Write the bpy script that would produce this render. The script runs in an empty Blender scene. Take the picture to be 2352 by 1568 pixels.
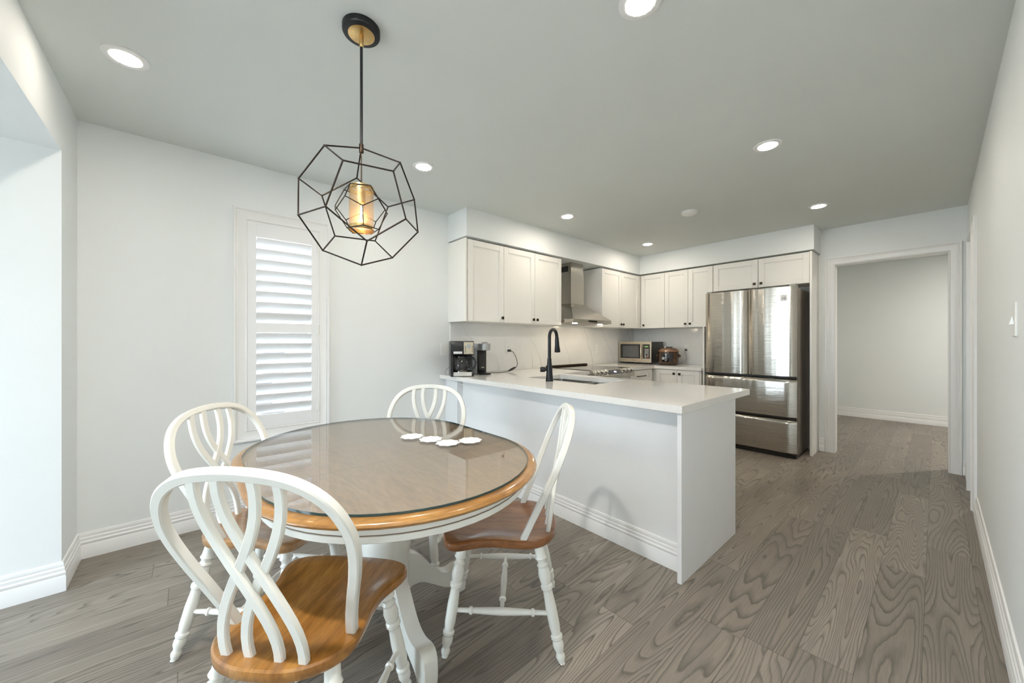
import bpy, bmesh, math, random
from mathutils import Vector, Matrix
random.seed(7)
PI = math.pi
S = bpy.context.scene
COL = S.collection
V = Vector

# ---------------------------------------------------------------- camera
cam_data = bpy.data.cameras.new('camera')
cam_data.sensor_width = 36.0
cam_data.lens = 852.0 / 2352.0 * 36.0
cam_data.clip_start = 0.01
cam = bpy.data.objects.new('camera', cam_data)
cam.location = (0, 0, 1.21)
cam.rotation_euler = (PI / 2, 0, math.radians(48.8 - 90))
COL.objects.link(cam)
S.camera = cam
# ---------------------------------------------------------------- view, world, exposure
S.view_settings.view_transform = 'Standard'
S.view_settings.look = 'None'
S.view_settings.gamma = 1.0
S.view_settings.use_curve_mapping = False
S.view_settings.exposure = 1.48
S.cycles.max_bounces = 14
S.cycles.diffuse_bounces = 8
S.cycles.glossy_bounces = 6
S.cycles.transparent_max_bounces = 16
S.cycles.sample_clamp_indirect = 6.0
S.cycles.use_denoising = True
W = bpy.data.worlds.new('world')
S.world = W
W.use_nodes = True
wn = W.node_tree.nodes
wn.clear()
_o = wn.new('ShaderNodeOutputWorld')
_b = wn.new('ShaderNodeBackground')
_g = wn.new('ShaderNodeTexCoord')
_s = wn.new('ShaderNodeSeparateXYZ')
_r = wn.new('ShaderNodeValToRGB')
_r.color_ramp.elements[0].position = 0.46
_r.color_ramp.elements[0].color = (0.42, 0.44, 0.42, 1)
_r.color_ramp.elements[1].position = 0.56
_r.color_ramp.elements[1].color = (0.70, 0.86, 1.0, 1)
_m = wn.new('ShaderNodeMath'); _m.operation = 'MULTIPLY_ADD'
_m.inputs[1].default_value = 0.5; _m.inputs[2].default_value = 0.5
W.node_tree.links.new(_g.outputs['Generated'], _s.inputs[0])
W.node_tree.links.new(_s.outputs['Z'], _m.inputs[0])
W.node_tree.links.new(_m.outputs[0], _r.inputs[0])
W.node_tree.links.new(_r.outputs[0], _b.inputs[0])
W.node_tree.links.new(_b.outputs[0], _o.inputs[0])
_b.inputs[1].default_value = 7.0          # daylight outside
POT = 82.0                                # recessed lamp radiance
def portal(name, loc, rot, sx, sy):
    l = bpy.data.lights.new(name, 'AREA'); l.shape = 'RECTANGLE'; l.size = sx; l.size_y = sy
    l.cycles.is_portal = True
    o = bpy.data.objects.new(name, l); o.location = loc; o.rotation_euler = rot; COL.objects.link(o)
portal('patio_daylight_portal', (-3.09, 1.97, 1.06), (0, -PI / 2, 0), 2.1, 1.5)
portal('window_daylight_portal', (0.535, 3.28, 1.32), (-PI / 2, 0, 0), 0.46, 1.46)

# ================================================================ helpers
class MB:
    def __init__(s): s.bm = bmesh.new(); s.mi = 0
    def face(s, vs):
        try:
            f = s.bm.faces.new(vs); f.material_index = s.mi; return f
        except ValueError: return None
    def hexa(s, P, bev=0.0, seg=1):
        vs = [s.bm.verts.new(p) for p in P]
        fs = [s.face([vs[i] for i in q]) for q in ((0,3,2,1),(4,5,6,7),(0,1,5,4),(1,2,6,5),(2,3,7,6),(3,0,4,7))]
        if bev > 0:
            es = list({e for f in fs for e in f.edges})
            bmesh.ops.bevel(s.bm, geom=es, offset=bev, segments=seg, affect='EDGES', profile=0.5)
        return s
    def box(s, x0, x1, y0, y1, z0, z1, bev=0.0, seg=1):
        x0, x1 = min(x0,x1), max(x0,x1); y0, y1 = min(y0,y1), max(y0,y1); z0, z1 = min(z0,z1), max(z0,z1)
        return s.hexa([(x0,y0,z0),(x1,y0,z0),(x1,y1,z0),(x0,y1,z0),(x0,y0,z1),(x1,y0,z1),(x1,y1,z1),(x0,y1,z1)], bev, seg)
    def obox(s, o, u, v, n, a0, a1, b0, b1, c0, c1, bev=0.0, seg=1):
        o, u, v, n = V(o), V(u), V(v), V(n)
        f = lambda a, b, c: o + u*a + v*b + n*c
        return s.hexa([f(a0,b0,c0),f(a1,b0,c0),f(a1,b1,c0),f(a0,b1,c0),f(a0,b0,c1),f(a1,b0,c1),f(a1,b1,c1),f(a0,b1,c1)], bev, seg)
    def rings(s, R, cap0=True, cap1=True, close=False):
        L = [[s.bm.verts.new(p) for p in r] for r in R]
        n = len(L[0])
        m = len(L)
        for i in range(m if close else m - 1):
            a, b = L[i], L[(i + 1) % m]
            for j in range(n): s.face((a[j], a[(j+1) % n], b[(j+1) % n], b[j]))
        if not close:
            if cap0: s.face(L[0][::-1])
            if cap1: s.face(L[-1])
        return s
    def lathe(s, A, B, prof, seg=20, cap=True):
        """prof: list of (t along A->B (0..1), radius)"""
        A, B = V(A), V(B); d = B - A; t = d.normalized()
        u = t.orthogonal().normalized(); w = t.cross(u)
        R = [[A + d*p + (u*math.cos(2*PI*k/seg) + w*math.sin(2*PI*k/seg))*max(r, 1e-5) for k in range(seg)] for p, r in prof]
        return s.rings(R, cap, cap)
    def cyl(s, A, B, r, seg=20, bev=0.0):
        L = (V(B) - V(A)).length
        if bev > 0:
            e = bev / L
            return s.lathe(A, B, [(0, r-bev), (e*0.3, r-bev*0.3), (e, r), (1-e, r), (1-e*0.3, r-bev*0.3), (1, r-bev)], seg)
        return s.lathe(A, B, [(0, r), (1, r)], seg)
    def tube(s, pts, r, seg=8, close=False, cap=True):
        pts = [V(p) for p in pts]; n = len(pts)
        rr = r if isinstance(r, (list, tuple)) else [r]*n
        up = None; R = []
        for i, p in enumerate(pts):
            a = pts[(i-1) % n] if (close or i > 0) else p
            b = pts[(i+1) % n] if (close or i < n-1) else p
            t = (b - a).normalized()
            if up is None: up = t.orthogonal().normalized()
            up = (up - t*up.dot(t)).normalized(); w = t.cross(up)
            R.append([p + (up*math.cos(2*PI*k/seg) + w*math.sin(2*PI*k/seg))*rr[i] for k in range(seg)])
        return s.rings(R, cap, cap, close)
    def sweep(s, pts, n, prof, close=False):
        """prof (a,b): a along n x t (mitred), b along n"""
        pts = [V(p) for p in pts]; n = V(n).normalized(); N = len(pts); R = []
        for i, p in enumerate(pts):
            ta = (p - pts[i-1]) if (close or i > 0) else None
            tb = (pts[(i+1) % N] - p) if (close or i < N-1) else None
            pa = n.cross(ta).normalized() if ta is not None else None
            pb = n.cross(tb).normalized() if tb is not None else None
            if pa is None: m = pb
            elif pb is None: m = pa
            else: m = (pa + pb) / (1 + pa.dot(pb))
            R.append([p + m*a + n*b for a, b in prof])
        return s.rings(R, True, True, close)
    def prism(s, pts, vec):
        v = V(vec)
        return s.rings([[V(p) for p in pts], [V(p) + v for p in pts]])
    def sphere(s, c, r, sc=(1,1,1), su=16, sv=10):
        c = V(c)
        R = []
        for i in range(sv + 1):
            a = PI * i / sv
            R.append([c + V((math.sin(a)*math.cos(2*PI*k/su)*r*sc[0]+1e-6*math.cos(2*PI*k/su), math.sin(a)*math.sin(2*PI*k/su)*r*sc[1]+1e-6*math.sin(2*PI*k/su), -math.cos(a)*r*sc[2])) for k in range(su)])
        return s.rings(R)
    def build(s, name, mats, parent=None, world=True, ang=35, flat=False):
        bmesh.ops.remove_doubles(s.bm, verts=s.bm.verts, dist=1e-6)
        bmesh.ops.recalc_face_normals(s.bm, faces=s.bm.faces)
        off = V((0, 0, 0))
        if parent is not None and world:
            off = parent_world(parent)
        elif parent is None and world:
            c = [v.co for v in s.bm.verts]
            off = V(((min(p.x for p in c)+max(p.x for p in c))/2, (min(p.y for p in c)+max(p.y for p in c))/2, min(p.z for p in c)))
        for v in s.bm.verts: v.co -= off
        me = bpy.data.meshes.new(name); s.bm.to_mesh(me); s.bm.free()
        for m in (mats if isinstance(mats, (list, tuple)) else [mats]): me.materials.append(m)
        if not flat:
            for p in me.polygons: p.use_smooth = True
            me.set_sharp_from_angle(angle=math.radians(ang))
        o = bpy.data.objects.new(name, me); COL.objects.link(o)
        if parent is not None: o.parent = parent
        else: o.location = off
        return o
def parent_world(o):
    p = V((0, 0, 0))
    while o is not None:
        p += V(o.location); o = o.parent
    return p
def tag(o, label=None, cat=None, group=None, kind=None):
    if label: o['label'] = label
    if cat: o['category'] = cat
    if group: o['group'] = group
    if kind: o['kind'] = kind
    return o
def thing(name, label, cat, loc=(0,0,0), rz=0.0, group=None):
    o = bpy.data.objects.new(name, None); o.empty_display_size = 0.1
    COL.objects.link(o); o.location = loc; o.rotation_euler = (0, 0, rz)
    return tag(o, label, cat, group)
def struct(mb, name, mat, **k): return tag(mb.build(name, mat, **k), kind='structure')
def dup(root, loc, rz, label, group=None):
    def cp(o, par):
        c = o.copy(); COL.objects.link(c); c.parent = par
        for ch in o.children: cp(ch, c)
        return c
    r = cp(root, None); r.location = loc; r.rotation_euler = (0, 0, rz); r['label'] = label
    if group: r['group'] = group
    return r
def crom(P, n=6, close=False):
    P = [V(p) for p in P]; out = []; N = len(P)
    for i in range(N if close else N-1):
        p0 = P[(i-1) % N] if (close or i > 0) else P[i]*2 - P[i+1]
        p1 = P[i]; p2 = P[(i+1) % N]
        p3 = P[(i+2) % N] if (close or i < N-2) else P[i+1]*2 - P[i]
        for k in range(n):
            t = k/n
            out.append(0.5*((2*p1) + (p2-p0)*t + (2*p0-5*p1+4*p2-p3)*t*t + (3*p1-p0-3*p2+p3)*t**3))
    if not close: out.append(P[-1])
    return out

# ---------------------------------------------------------------- materials
def new_mat(name):
    m = bpy.data.materials.new(name); m.use_nodes = True
    return m, m.node_tree.nodes, m.node_tree.links, m.node_tree.nodes['Principled BSDF']
def noise(nt, vec, scale, detail=3, rough=0.5, dist=0.0):
    n = nt.nodes.new('ShaderNodeTexNoise')
    n.inputs['Scale'].default_value = scale; n.inputs['Detail'].default_value = detail
    n.inputs['Roughness'].default_value = rough; n.inputs['Distortion'].default_value = dist
    nt.links.new(vec, n.inputs['Vector']); return n
def mapping(nt, scale=(1,1,1), rot=(0,0,0), loc=(0,0,0), coord='Object'):
    t = nt.nodes.new('ShaderNodeTexCoord'); m = nt.nodes.new('ShaderNodeMapping')
    m.inputs['Scale'].default_value = scale; m.inputs['Rotation'].default_value = rot; m.inputs['Location'].default_value = loc
    nt.links.new(t.outputs[coord], m.inputs[0]); return m.outputs[0]
def mth(nt, op, a, b=None, c=None):
    n = nt.nodes.new('ShaderNodeMath'); n.operation = op
    for i, x in enumerate((a, b, c)):
        if x is None: continue
        if isinstance(x, (int, float)): n.inputs[i].default_value = x
        else: nt.links.new(x, n.inputs[i])
    return n.outputs[0]
def ramp(nt, fac, stops):
    r = nt.nodes.new('ShaderNodeValToRGB'); e = r.color_ramp.elements
    while len(e) < len(stops): e.new(0.5)
    for k, (p, c) in enumerate(stops):
        e[k].position = p; e[k].color = c if len(c) == 4 else (*c, 1)
    nt.links.new(fac, r.inputs[0]); return r.outputs[0]
def mixc(nt, fac, a, b, mode='MIX'):
    n = nt.nodes.new('ShaderNodeMix'); n.data_type = 'RGBA'; n.blend_type = mode
    for sock, x in ((n.inputs[0], fac), (n.inputs[6], a), (n.inputs[7], b)):
        if isinstance(x, (int, float)): sock.default_value = x
        elif isinstance(x, (tuple, list)): sock.default_value = (*x, 1) if len(x) == 3 else x
        else: nt.links.new(x, sock)
    return n.outputs[2]
def bump(nt, h, strength, dist=0.002):
    b = nt.nodes.new('ShaderNodeBump'); b.inputs['Strength'].default_value = strength; b.inputs['Distance'].default_value = dist
    nt.links.new(h, b.inputs['Height']); return b.outputs[0]
def plain(name, col, rough=0.5, metal=0.0, coat=0.0, var=0.04, nscale=6.0, bmp=0.0, bscale=200.0, spec=0.5):
    m, n, l, p = new_mat(name); nt = m.node_tree
    v = mapping(nt)
    nz = noise(nt, v, nscale, 2)
    c = ramp(nt, nz.outputs['Fac'], [(0.3, tuple(x*(1-var) for x in col)), (0.7, tuple(min(1, x*(1+var)) for x in col))])
    l.new(c, p.inputs['Base Color'])
    p.inputs['Roughness'].default_value = rough; p.inputs['Metallic'].default_value = metal
    p.inputs['Specular IOR Level'].default_value = spec
    if coat: p.inputs['Coat Weight'].default_value = coat; p.inputs['Coat Roughness'].default_value = 0.08
    if bmp > 0:
        nb = noise(nt, v, bscale, 2); l.new(bump(nt, nb.outputs['Fac'], bmp, 0.001), p.inputs['Normal'])
    return m
def emis(name, col, strength, base=(0.8,0.8,0.8)):
    m, n, l, p = new_mat(name)
    p.inputs['Base Color'].default_value = (*base, 1)
    p.inputs['Emission Color'].default_value = (*col, 1); p.inputs['Emission Strength'].default_value = strength
    return m
def thin_glass(name, tint=(1,1,1), ior=1.5, rough=0.0):
    m = bpy.data.materials.new(name); m.use_nodes = True; nt = m.node_tree; nt.nodes.clear()
    o = nt.nodes.new('ShaderNodeOutputMaterial'); mx = nt.nodes.new('ShaderNodeMixShader')
    t = nt.nodes.new('ShaderNodeBsdfTransparent'); g = nt.nodes.new('ShaderNodeBsdfGlossy'); f = nt.nodes.new('ShaderNodeLayerWeight')
    t.inputs[0].default_value = (*tint, 1); g.inputs['Roughness'].default_value = rough; f.inputs['Blend'].default_value = 0.5
    f0 = ((ior - 1)/(ior + 1))**2
    q = mth(nt, 'MULTIPLY_ADD', mth(nt, 'POWER', f.outputs['Facing'], 5.0), 1 - f0, f0)   # Schlick, same on both faces of the pane
    nt.links.new(q, mx.inputs[0]); nt.links.new(t.outputs[0], mx.inputs[1]); nt.links.new(g.outputs[0], mx.inputs[2])
    nt.links.new(mx.outputs[0], o.inputs[0]); return m

M = {}
M['wall'] = plain('wall_paint', (0.80, 0.825, 0.825), 0.55, var=0.01, nscale=2, bmp=0.04, bscale=350)
M['ceil'] = plain('ceiling_paint', (0.69, 0.72, 0.70), 0.75, var=0.01, nscale=2)
M['trim'] = plain('trim_paint', (0.83, 0.83, 0.825), 0.32, var=0.01)
M['cab'] = plain('cabinet_lacquer', (0.82, 0.805, 0.765), 0.33, var=0.01, nscale=3)
M['pen'] = plain('peninsula_panel', (0.81, 0.815, 0.82), 0.35, var=0.01)
M['quartz'] = plain('quartz_worktop', (0.76, 0.745, 0.715), 0.09, var=0.02, nscale=40)
M['shutter'] = plain('shutter_paint', (0.84, 0.845, 0.85), 0.3, var=0.005)
M['chair_paint'] = plain('cream_chair_paint', (0.80, 0.79, 0.73), 0.25, var=0.015, nscale=8, coat=0.3)
M['dark_metal'] = plain('dark_bronze', (0.022, 0.019, 0.017), 0.35, metal=0.6, var=0.2, nscale=40)
M['bronze'] = plain('antique_bronze', (0.06, 0.042, 0.028), 0.32, metal=0.9, var=0.2, nscale=60)
M['black'] = plain('black_plastic', (0.012, 0.012, 0.013), 0.28, var=0.1)
M['matte_black'] = plain('matte_black_metal', (0.018, 0.019, 0.021), 0.3, metal=0.5, var=0.1)
M['gold'] = plain('brushed_gold', (0.62, 0.42, 0.18), 0.3, metal=1.0, var=0.08, nscale=60)
M['steel_dark'] = plain('dark_steel', (0.30, 0.28, 0.26), 0.3, metal=1.0, var=0.05)
M['fridge_side'] = plain('fridge_side_steel', (0.34, 0.30, 0.25), 0.34, metal=0.8, var=0.03)
M['chrome'] = plain('chrome', (0.75, 0.74, 0.72), 0.12, metal=1.0, var=0.02)
M['silver'] = plain('silver_plastic', (0.50, 0.52, 0.54), 0.3, metal=0.75, var=0.03)
M['grey_plastic'] = plain('grey_plastic', (0.36, 0.38, 0.40), 0.35, metal=0.3, var=0.03)
M['white_plastic'] = plain('white_plastic', (0.82, 0.82, 0.80), 0.3, var=0.01)
M['copper'] = plain('copper_brown_lacquer', (0.10, 0.055, 0.028), 0.16, metal=0.7, var=0.1, nscale=20, coat=0.6)
M['copper_light'] = plain('rose_copper', (0.36, 0.22, 0.14), 0.25, metal=0.8, var=0.06, nscale=20)
M['champagne'] = plain('champagne_steel', (0.56, 0.49, 0.38), 0.28, metal=0.9, var=0.04)
M['blackglass'] = plain('black_glass', (0.006, 0.006, 0.007), 0.04, var=0.1, spec=0.8)
M['screen'] = plain('smoked_window_mesh', (0.10, 0.10, 0.10), 0.25, var=0.15, nscale=300)
M['sink'] = plain('sink_steel', (0.42, 0.42, 0.41), 0.28, metal=1.0, var=0.05, nscale=30)
M['gasket'] = plain('dark_gasket', (0.03, 0.03, 0.032), 0.5, var=0.1)
M['cloth'] = plain('lace_cotton', (0.84, 0.84, 0.83), 0.8, var=0.03, nscale=300, bmp=0.5, bscale=500)
M['glass'] = thin_glass('clear_glass')
M['tglass'] = thin_glass('table_glass', (0.96, 0.97, 0.965), 1.9, 0.0)
M['tedge'] = plain('glass_edge', (0.012, 0.05, 0.055), 0.06, var=0.1, spec=0.8)
M['pot'] = emis('lamp_lens', (1.0, 0.90, 0.77), POT)
M['pot_dim'] = emis('dimmed_lamp_lens', (1.0, 0.90, 0.77), POT*0.35)
M['pot_fill'] = emis('fill_lamp_lens', (1.0, 0.95, 0.90), POT*5.5)  # lens of the extra unseen lamp behind the camera, boosted to fill the near side
M['pot_hall'] = emis('hall_lamp_lens', (1.0, 0.93, 0.83), POT*7.0)
M['hoodlamp'] = emis('hood_lamp_lens', (1.0, 0.84, 0.62), 70.0)
M['bulb'] = emis('bulb_filament', (1.0, 0.72, 0.38), 60.0)
M['blue'] = emis('display_blue', (0.35, 0.35, 1.0), 2.5, (0.02,0.02,0.05))
M['green'] = emis('display_green', (0.35, 0.6, 0.15), 0.25, (0.02,0.03,0.02))
M['redbtn'] = plain('red_button', (0.6, 0.10, 0.05), 0.4)
M['button'] = plain('grey_buttons', (0.55, 0.55, 0.53), 0.4)

def steel_mat():
    m, n, l, p = new_mat('stainless_steel'); nt = m.node_tree
    p.inputs['Metallic'].default_value = 1.0
    p.inputs['Roughness'].default_value = 0.11
    v = mapping(nt, (2.0, 2.0, 500.0)); nz = noise(nt, v, 1.0, 2)
    v2 = mapping(nt, (7, 7, 0.12)); nz2 = noise(nt, v2, 1.0, 1)
    c = ramp(nt, nz.outputs['Fac'], [(0.3, (0.49, 0.455, 0.40)), (0.7, (0.54, 0.505, 0.45))])
    l.new(c, p.inputs['Base Color'])
    s = mth(nt, 'ADD', mth(nt, 'MULTIPLY', nz.outputs['Fac'], 0.07), nz2.outputs['Fac'])
    l.new(bump(nt, s, 0.55, 0.012), p.inputs['Normal'])
    return m
M['steel'] = steel_mat()
def hood_mat():
    m, n, l, p = new_mat('brushed_hood_steel'); nt = m.node_tree
    p.inputs['Metallic'].default_value = 1.0; p.inputs['Roughness'].default_value = 0.22
    v = mapping(nt, (300, 300, 3)); nz = noise(nt, v, 1.0, 2)
    l.new(ramp(nt, nz.outputs['Fac'], [(0.3, (0.47, 0.44, 0.39)), (0.7, (0.54, 0.51, 0.46))]), p.inputs['Base Color'])
    return m
M['hood'] = hood_mat()

def wood_mat(name, c1, c2, c3, scale=(3, 26, 10), coat=0.7, rough=0.3):
    m, n, l, p = new_mat(name); nt = m.node_tree
    v = mapping(nt, scale); nz = noise(nt, v, 1.0, 4, 0.55, 0.4)
    f = noise(nt, mapping(nt, (scale[0]*4, scale[1]*8, scale[2]*6)), 1.0, 2)
    c = ramp(nt, nz.outputs['Fac'], [(0.3, c1), (0.5, c2), (0.72, c3)])
    c = mixc(nt, 0.5, c, ramp(nt, f.outputs['Fac'], [(0.35, (0.55,0.55,0.55)), (0.6, (1,1,1))]), 'MULTIPLY')
    l.new(c, p.inputs['Base Color'])
    p.inputs['Roughness'].default_value = rough
    p.inputs['Coat Weight'].default_value = coat; p.inputs['Coat Roughness'].default_value = 0.1
    l.new(bump(nt, f.outputs['Fac'], 0.05, 0.001), p.inputs['Normal'])
    return m
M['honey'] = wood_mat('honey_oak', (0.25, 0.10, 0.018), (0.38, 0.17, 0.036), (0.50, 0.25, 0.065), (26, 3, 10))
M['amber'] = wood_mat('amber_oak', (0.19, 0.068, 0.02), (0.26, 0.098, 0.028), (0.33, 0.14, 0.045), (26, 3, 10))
M['pale'] = wood_mat('light_oak', (0.30, 0.15, 0.055), (0.40, 0.21, 0.085), (0.50, 0.28, 0.12), (26, 3, 10))
M['rim'] = wood_mat('table_rim_oak', (0.24, 0.105, 0.022), (0.37, 0.17, 0.036), (0.47, 0.24, 0.06), (6, 6, 30))
M['tabletop'] = wood_mat('table_top_oak', (0.34, 0.225, 0.135), (0.40, 0.27, 0.17), (0.46, 0.32, 0.21), (22, 2.2, 10), coat=0.4, rough=0.35)

def floor_mat():
    m, n, l, p = new_mat('grey_oak_planks'); nt = m.node_tree
    g = n.new('ShaderNodeNewGeometry'); sp = n.new('ShaderNodeSeparateXYZ'); l.new(g.outputs['Position'], sp.inputs[0])
    X, Y = sp.outputs[0], sp.outputs[1]
    PW, PL = 0.163, 1.45
    ry = mth(nt, 'DIVIDE', mth(nt, 'ADD', Y, 10*PW - 0.034), PW)
    row = mth(nt, 'FLOOR', ry); fy = mth(nt, 'SUBTRACT', ry, row)
    w1 = n.new('ShaderNodeTexWhiteNoise'); w1.noise_dimensions = '1D'; l.new(row, w1.inputs['W'])
    rx = mth(nt, 'ADD', mth(nt, 'DIVIDE', X, PL), mth(nt, 'MULTIPLY', w1.outputs['Value'], 7.3))
    colx = mth(nt, 'FLOOR', rx); fx = mth(nt, 'SUBTRACT', rx, colx)
    idn = mth(nt, 'ADD', mth(nt, 'MULTIPLY', row, 17.31), mth(nt, 'MULTIPLY', colx, 5.77))
    w2 = n.new('ShaderNodeTexWhiteNoise'); w2.noise_dimensions = '1D'; l.new(idn, w2.inputs['W'])
    ws = n.new('ShaderNodeSeparateColor'); l.new(w2.outputs['Color'], ws.inputs[0])
    r1, r2, r3 = ws.outputs[0], ws.outputs[1], ws.outputs[2]
    # distorted contour grain: cathedral arches
    cx = mth(nt, 'MULTIPLY', X, mth(nt, 'MULTIPLY_ADD', r3, 0.7, 0.6))
    cy = mth(nt, 'MULTIPLY', Y, mth(nt, 'MULTIPLY_ADD', r1, 4.0, 8.0))
    cv = n.new('ShaderNodeCombineXYZ')
    l.new(mth(nt, 'ADD', cx, mth(nt, 'MULTIPLY', r1, 50)), cv.inputs[0]); l.new(mth(nt, 'ADD', cy, mth(nt, 'MULTIPLY', r2, 50)), cv.inputs[1]); l.new(mth(nt, 'MULTIPLY', r3, 30), cv.inputs[2])
    base = noise(nt, cv.outputs[0], 1.0, 0.6, 0.3, 0.0)
    jv = n.new('ShaderNodeCombineXYZ'); l.new(mth(nt, 'MULTIPLY', X, 14), jv.inputs[0]); l.new(mth(nt, 'MULTIPLY', Y, 38), jv.inputs[1]); l.new(mth(nt, 'MULTIPLY', r2, 30), jv.inputs[2])
    jit = noise(nt, jv.outputs[0], 1.0, 2)
    fld = mth(nt, 'ADD', base.outputs['Fac'], mth(nt, 'MULTIPLY', jit.outputs['Fac'], 0.022))
    K = mth(nt, 'MULTIPLY_ADD', r2, 10, 15)
    ph = mth(nt, 'FRACT', mth(nt, 'MULTIPLY', fld, K))
    line = ramp(nt, ph, [(0.0, (0,0,0)), (0.50, (0.04,0.04,0.04)), (0.78, (0.55,0.55,0.55)), (0.90, (1,1,1)), (1.0, (0.0,0.0,0.0))])
    fv = n.new('ShaderNodeCombineXYZ'); l.new(mth(nt, 'MULTIPLY', X, 9), fv.inputs[0]); l.new(mth(nt, 'MULTIPLY', Y, 260), fv.inputs[1]); l.new(mth(nt, 'MULTIPLY', r1, 30), fv.inputs[2])
    fib = noise(nt, fv.outputs[0], 1.0, 2)
    pv = n.new('ShaderNodeCombineXYZ'); l.new(mth(nt, 'MULTIPLY', X, 2.0), pv.inputs[0]); l.new(mth(nt, 'MULTIPLY', Y, 9), pv.inputs[1]); l.new(mth(nt, 'MULTIPLY', r3, 90), pv.inputs[2])
    pat = noise(nt, pv.outputs[0], 1.0, 3)
    c0 = ramp(nt, r3, [(0.0, (0.235, 0.203, 0.168)), (0.5, (0.28, 0.243, 0.202)), (1.0, (0.325, 0.283, 0.238))])
    c0 = mixc(nt, 0.5, c0, ramp(nt, fib.outputs['Fac'], [(0.3, (0.72,0.72,0.72)), (0.65, (1.05,1.05,1.05))]), 'MULTIPLY')
    c0 = mixc(nt, 0.55, c0, ramp(nt, pat.outputs['Fac'], [(0.3, (0.70,0.70,0.72)), (0.65, (1.08,1.08,1.08))]), 'MULTIPLY')
    strength = mth(nt, 'MULTIPLY', line, mth(nt, 'MULTIPLY_ADD', pat.outputs['Fac'], 0.7, 0.30))
    c1 = mixc(nt, strength, c0, (0.062, 0.052, 0.044))
    gap = mth(nt, 'MAXIMUM', mth(nt, 'GREATER_THAN', mth(nt, 'ABSOLUTE', mth(nt, 'SUBTRACT', fy, 0.5)), 0.4945),
              mth(nt, 'GREATER_THAN', mth(nt, 'ABSOLUTE', mth(nt, 'SUBTRACT', fx, 0.5)), 0.4992))
    c2 = mixc(nt, mth(nt, 'MULTIPLY', gap, 0.75), c1, (0.05, 0.042, 0.036))
    l.new(c2, p.inputs['Base Color'])
    p.inputs['Roughness'].default_value = 0.38; p.inputs['Specular IOR Level'].default_value = 0.3
    h = mth(nt, 'SUBTRACT', mth(nt, 'MULTIPLY', strength, -0.4), gap)
    l.new(bump(nt, h, 0.25, 0.0015), p.inputs['Normal'])
    return m
M['floor'] = floor_mat()

def marble_mat():
    m, n, l, p = new_mat('white_veined_slab'); nt = m.node_tree
    v = mapping(nt, (1, 1, 1), coord='Object')
    def vein(rot, sc, k, loc, w):
        mp = mapping(nt, (sc, sc, sc), rot, loc)
        d = noise(nt, mp, 0.9, 4, 0.6, 0.0)
        s_ = n.new('ShaderNodeSeparateXYZ'); l.new(mp, s_.inputs[0])
        t = mth(nt, 'ADD', s_.outputs[0], mth(nt, 'MULTIPLY', d.outputs['Fac'], 0.35))
        f = mth(nt, 'ABSOLUTE', mth(nt, 'SUBTRACT', mth(nt, 'FRACT', mth(nt, 'MULTIPLY', t, k)), 0.5))
        line = ramp(nt, f, [(0.0, (1,1,1)), (w, (0.25,0.25,0.25)), (w*3.5, (0,0,0))])
        g = noise(nt, mp, 1.4, 2)
        gate = ramp(nt, g.outputs['Fac'], [(0.46, (0,0,0)), (0.60, (1,1,1))])
        return mth(nt, 'MULTIPLY', line, gate)
    a = vein((0, math.radians(22), math.radians(40)), 1.0, 2.6, (0.37, 0, 0), 0.006)
    b = vein((0, math.radians(30), math.radians(48)), 1.0, 3.7, (0.12, 2, 1), 0.005)
    vv = mth(nt, 'MINIMUM', mth(nt, 'ADD', a, mth(nt, 'MULTIPLY', b, 0.6)), 1.0)
    cl = noise(nt, v, 2.0, 4)
    base = ramp(nt, cl.outputs['Fac'], [(0.3, (0.74, 0.745, 0.74)), (0.65, (0.84, 0.84, 0.83))])
    l.new(mixc(nt, mth(nt, 'MULTIPLY', vv, 0.95), base, (0.13, 0.125, 0.12)), p.inputs['Base Color'])
    p.inputs['Roughness'].default_value = 0.10
    return m
M['marble'] = marble_mat()

def mesh_gold():
    m = bpy.data.materials.new('perforated_gold'); m.use_nodes = True; nt = m.node_tree; n = nt.nodes; l = nt.links
    p = n['Principled BSDF']; p.inputs['Base Color'].default_value = (0.66, 0.45, 0.22, 1); p.inputs['Metallic'].default_value = 0.9; p.inputs['Roughness'].default_value = 0.35
    tc = n.new('ShaderNodeTexCoord'); s = n.new('ShaderNodeSeparateXYZ'); l.new(tc.outputs['Object'], s.inputs[0])
    ang = mth(nt, 'MULTIPLY', mth(nt, 'ARCTAN2', s.outputs[1], s.outputs[0]), 0.047)
    k = 2*PI/0.0062
    a = mth(nt, 'SINE', mth(nt, 'MULTIPLY', mth(nt, 'ADD', ang, s.outputs[2]), k))
    b = mth(nt, 'SINE', mth(nt, 'MULTIPLY', mth(nt, 'SUBTRACT', ang, s.outputs[2]), k))
    hole = mth(nt, 'GREATER_THAN', mth(nt, 'MULTIPLY', a, b), -0.12)
    hole = mth(nt, 'MULTIPLY', hole, 0.92)
    t = n.new('ShaderNodeBsdfTransparent'); mx = n.new('ShaderNodeMixShader')
    l.new(hole, mx.inputs[0]); l.new(p.outputs[0], mx.inputs[1]); l.new(t.outputs[0], mx.inputs[2])
    l.new(mx.outputs[0], n['Material Output'].inputs[0])
    return m
M['meshgold'] = mesh_gold()
def brick_mat():
    m, n, l, p = new_mat('outside_brick'); nt = m.node_tree
    b = n.new('ShaderNodeTexBrick'); l.new(mapping(nt, (1,1,1), (PI/2,0,0)), b.inputs[0])
    b.inputs['Color1'].default_value = (0.45,0.34,0.26,1); b.inputs['Color2'].default_value = (0.10,0.09,0.09,1); b.inputs['Mortar'].default_value = (0.4,0.38,0.35,1)
    b.inputs['Scale'].default_value = 2.2; b.inputs['Mortar Size'].default_value = 0.01
    l.new(b.outputs[0], p.inputs['Base Color']); p.inputs['Roughness'].default_value = 0.9
    return m
M['brick'] = brick_mat()
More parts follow.
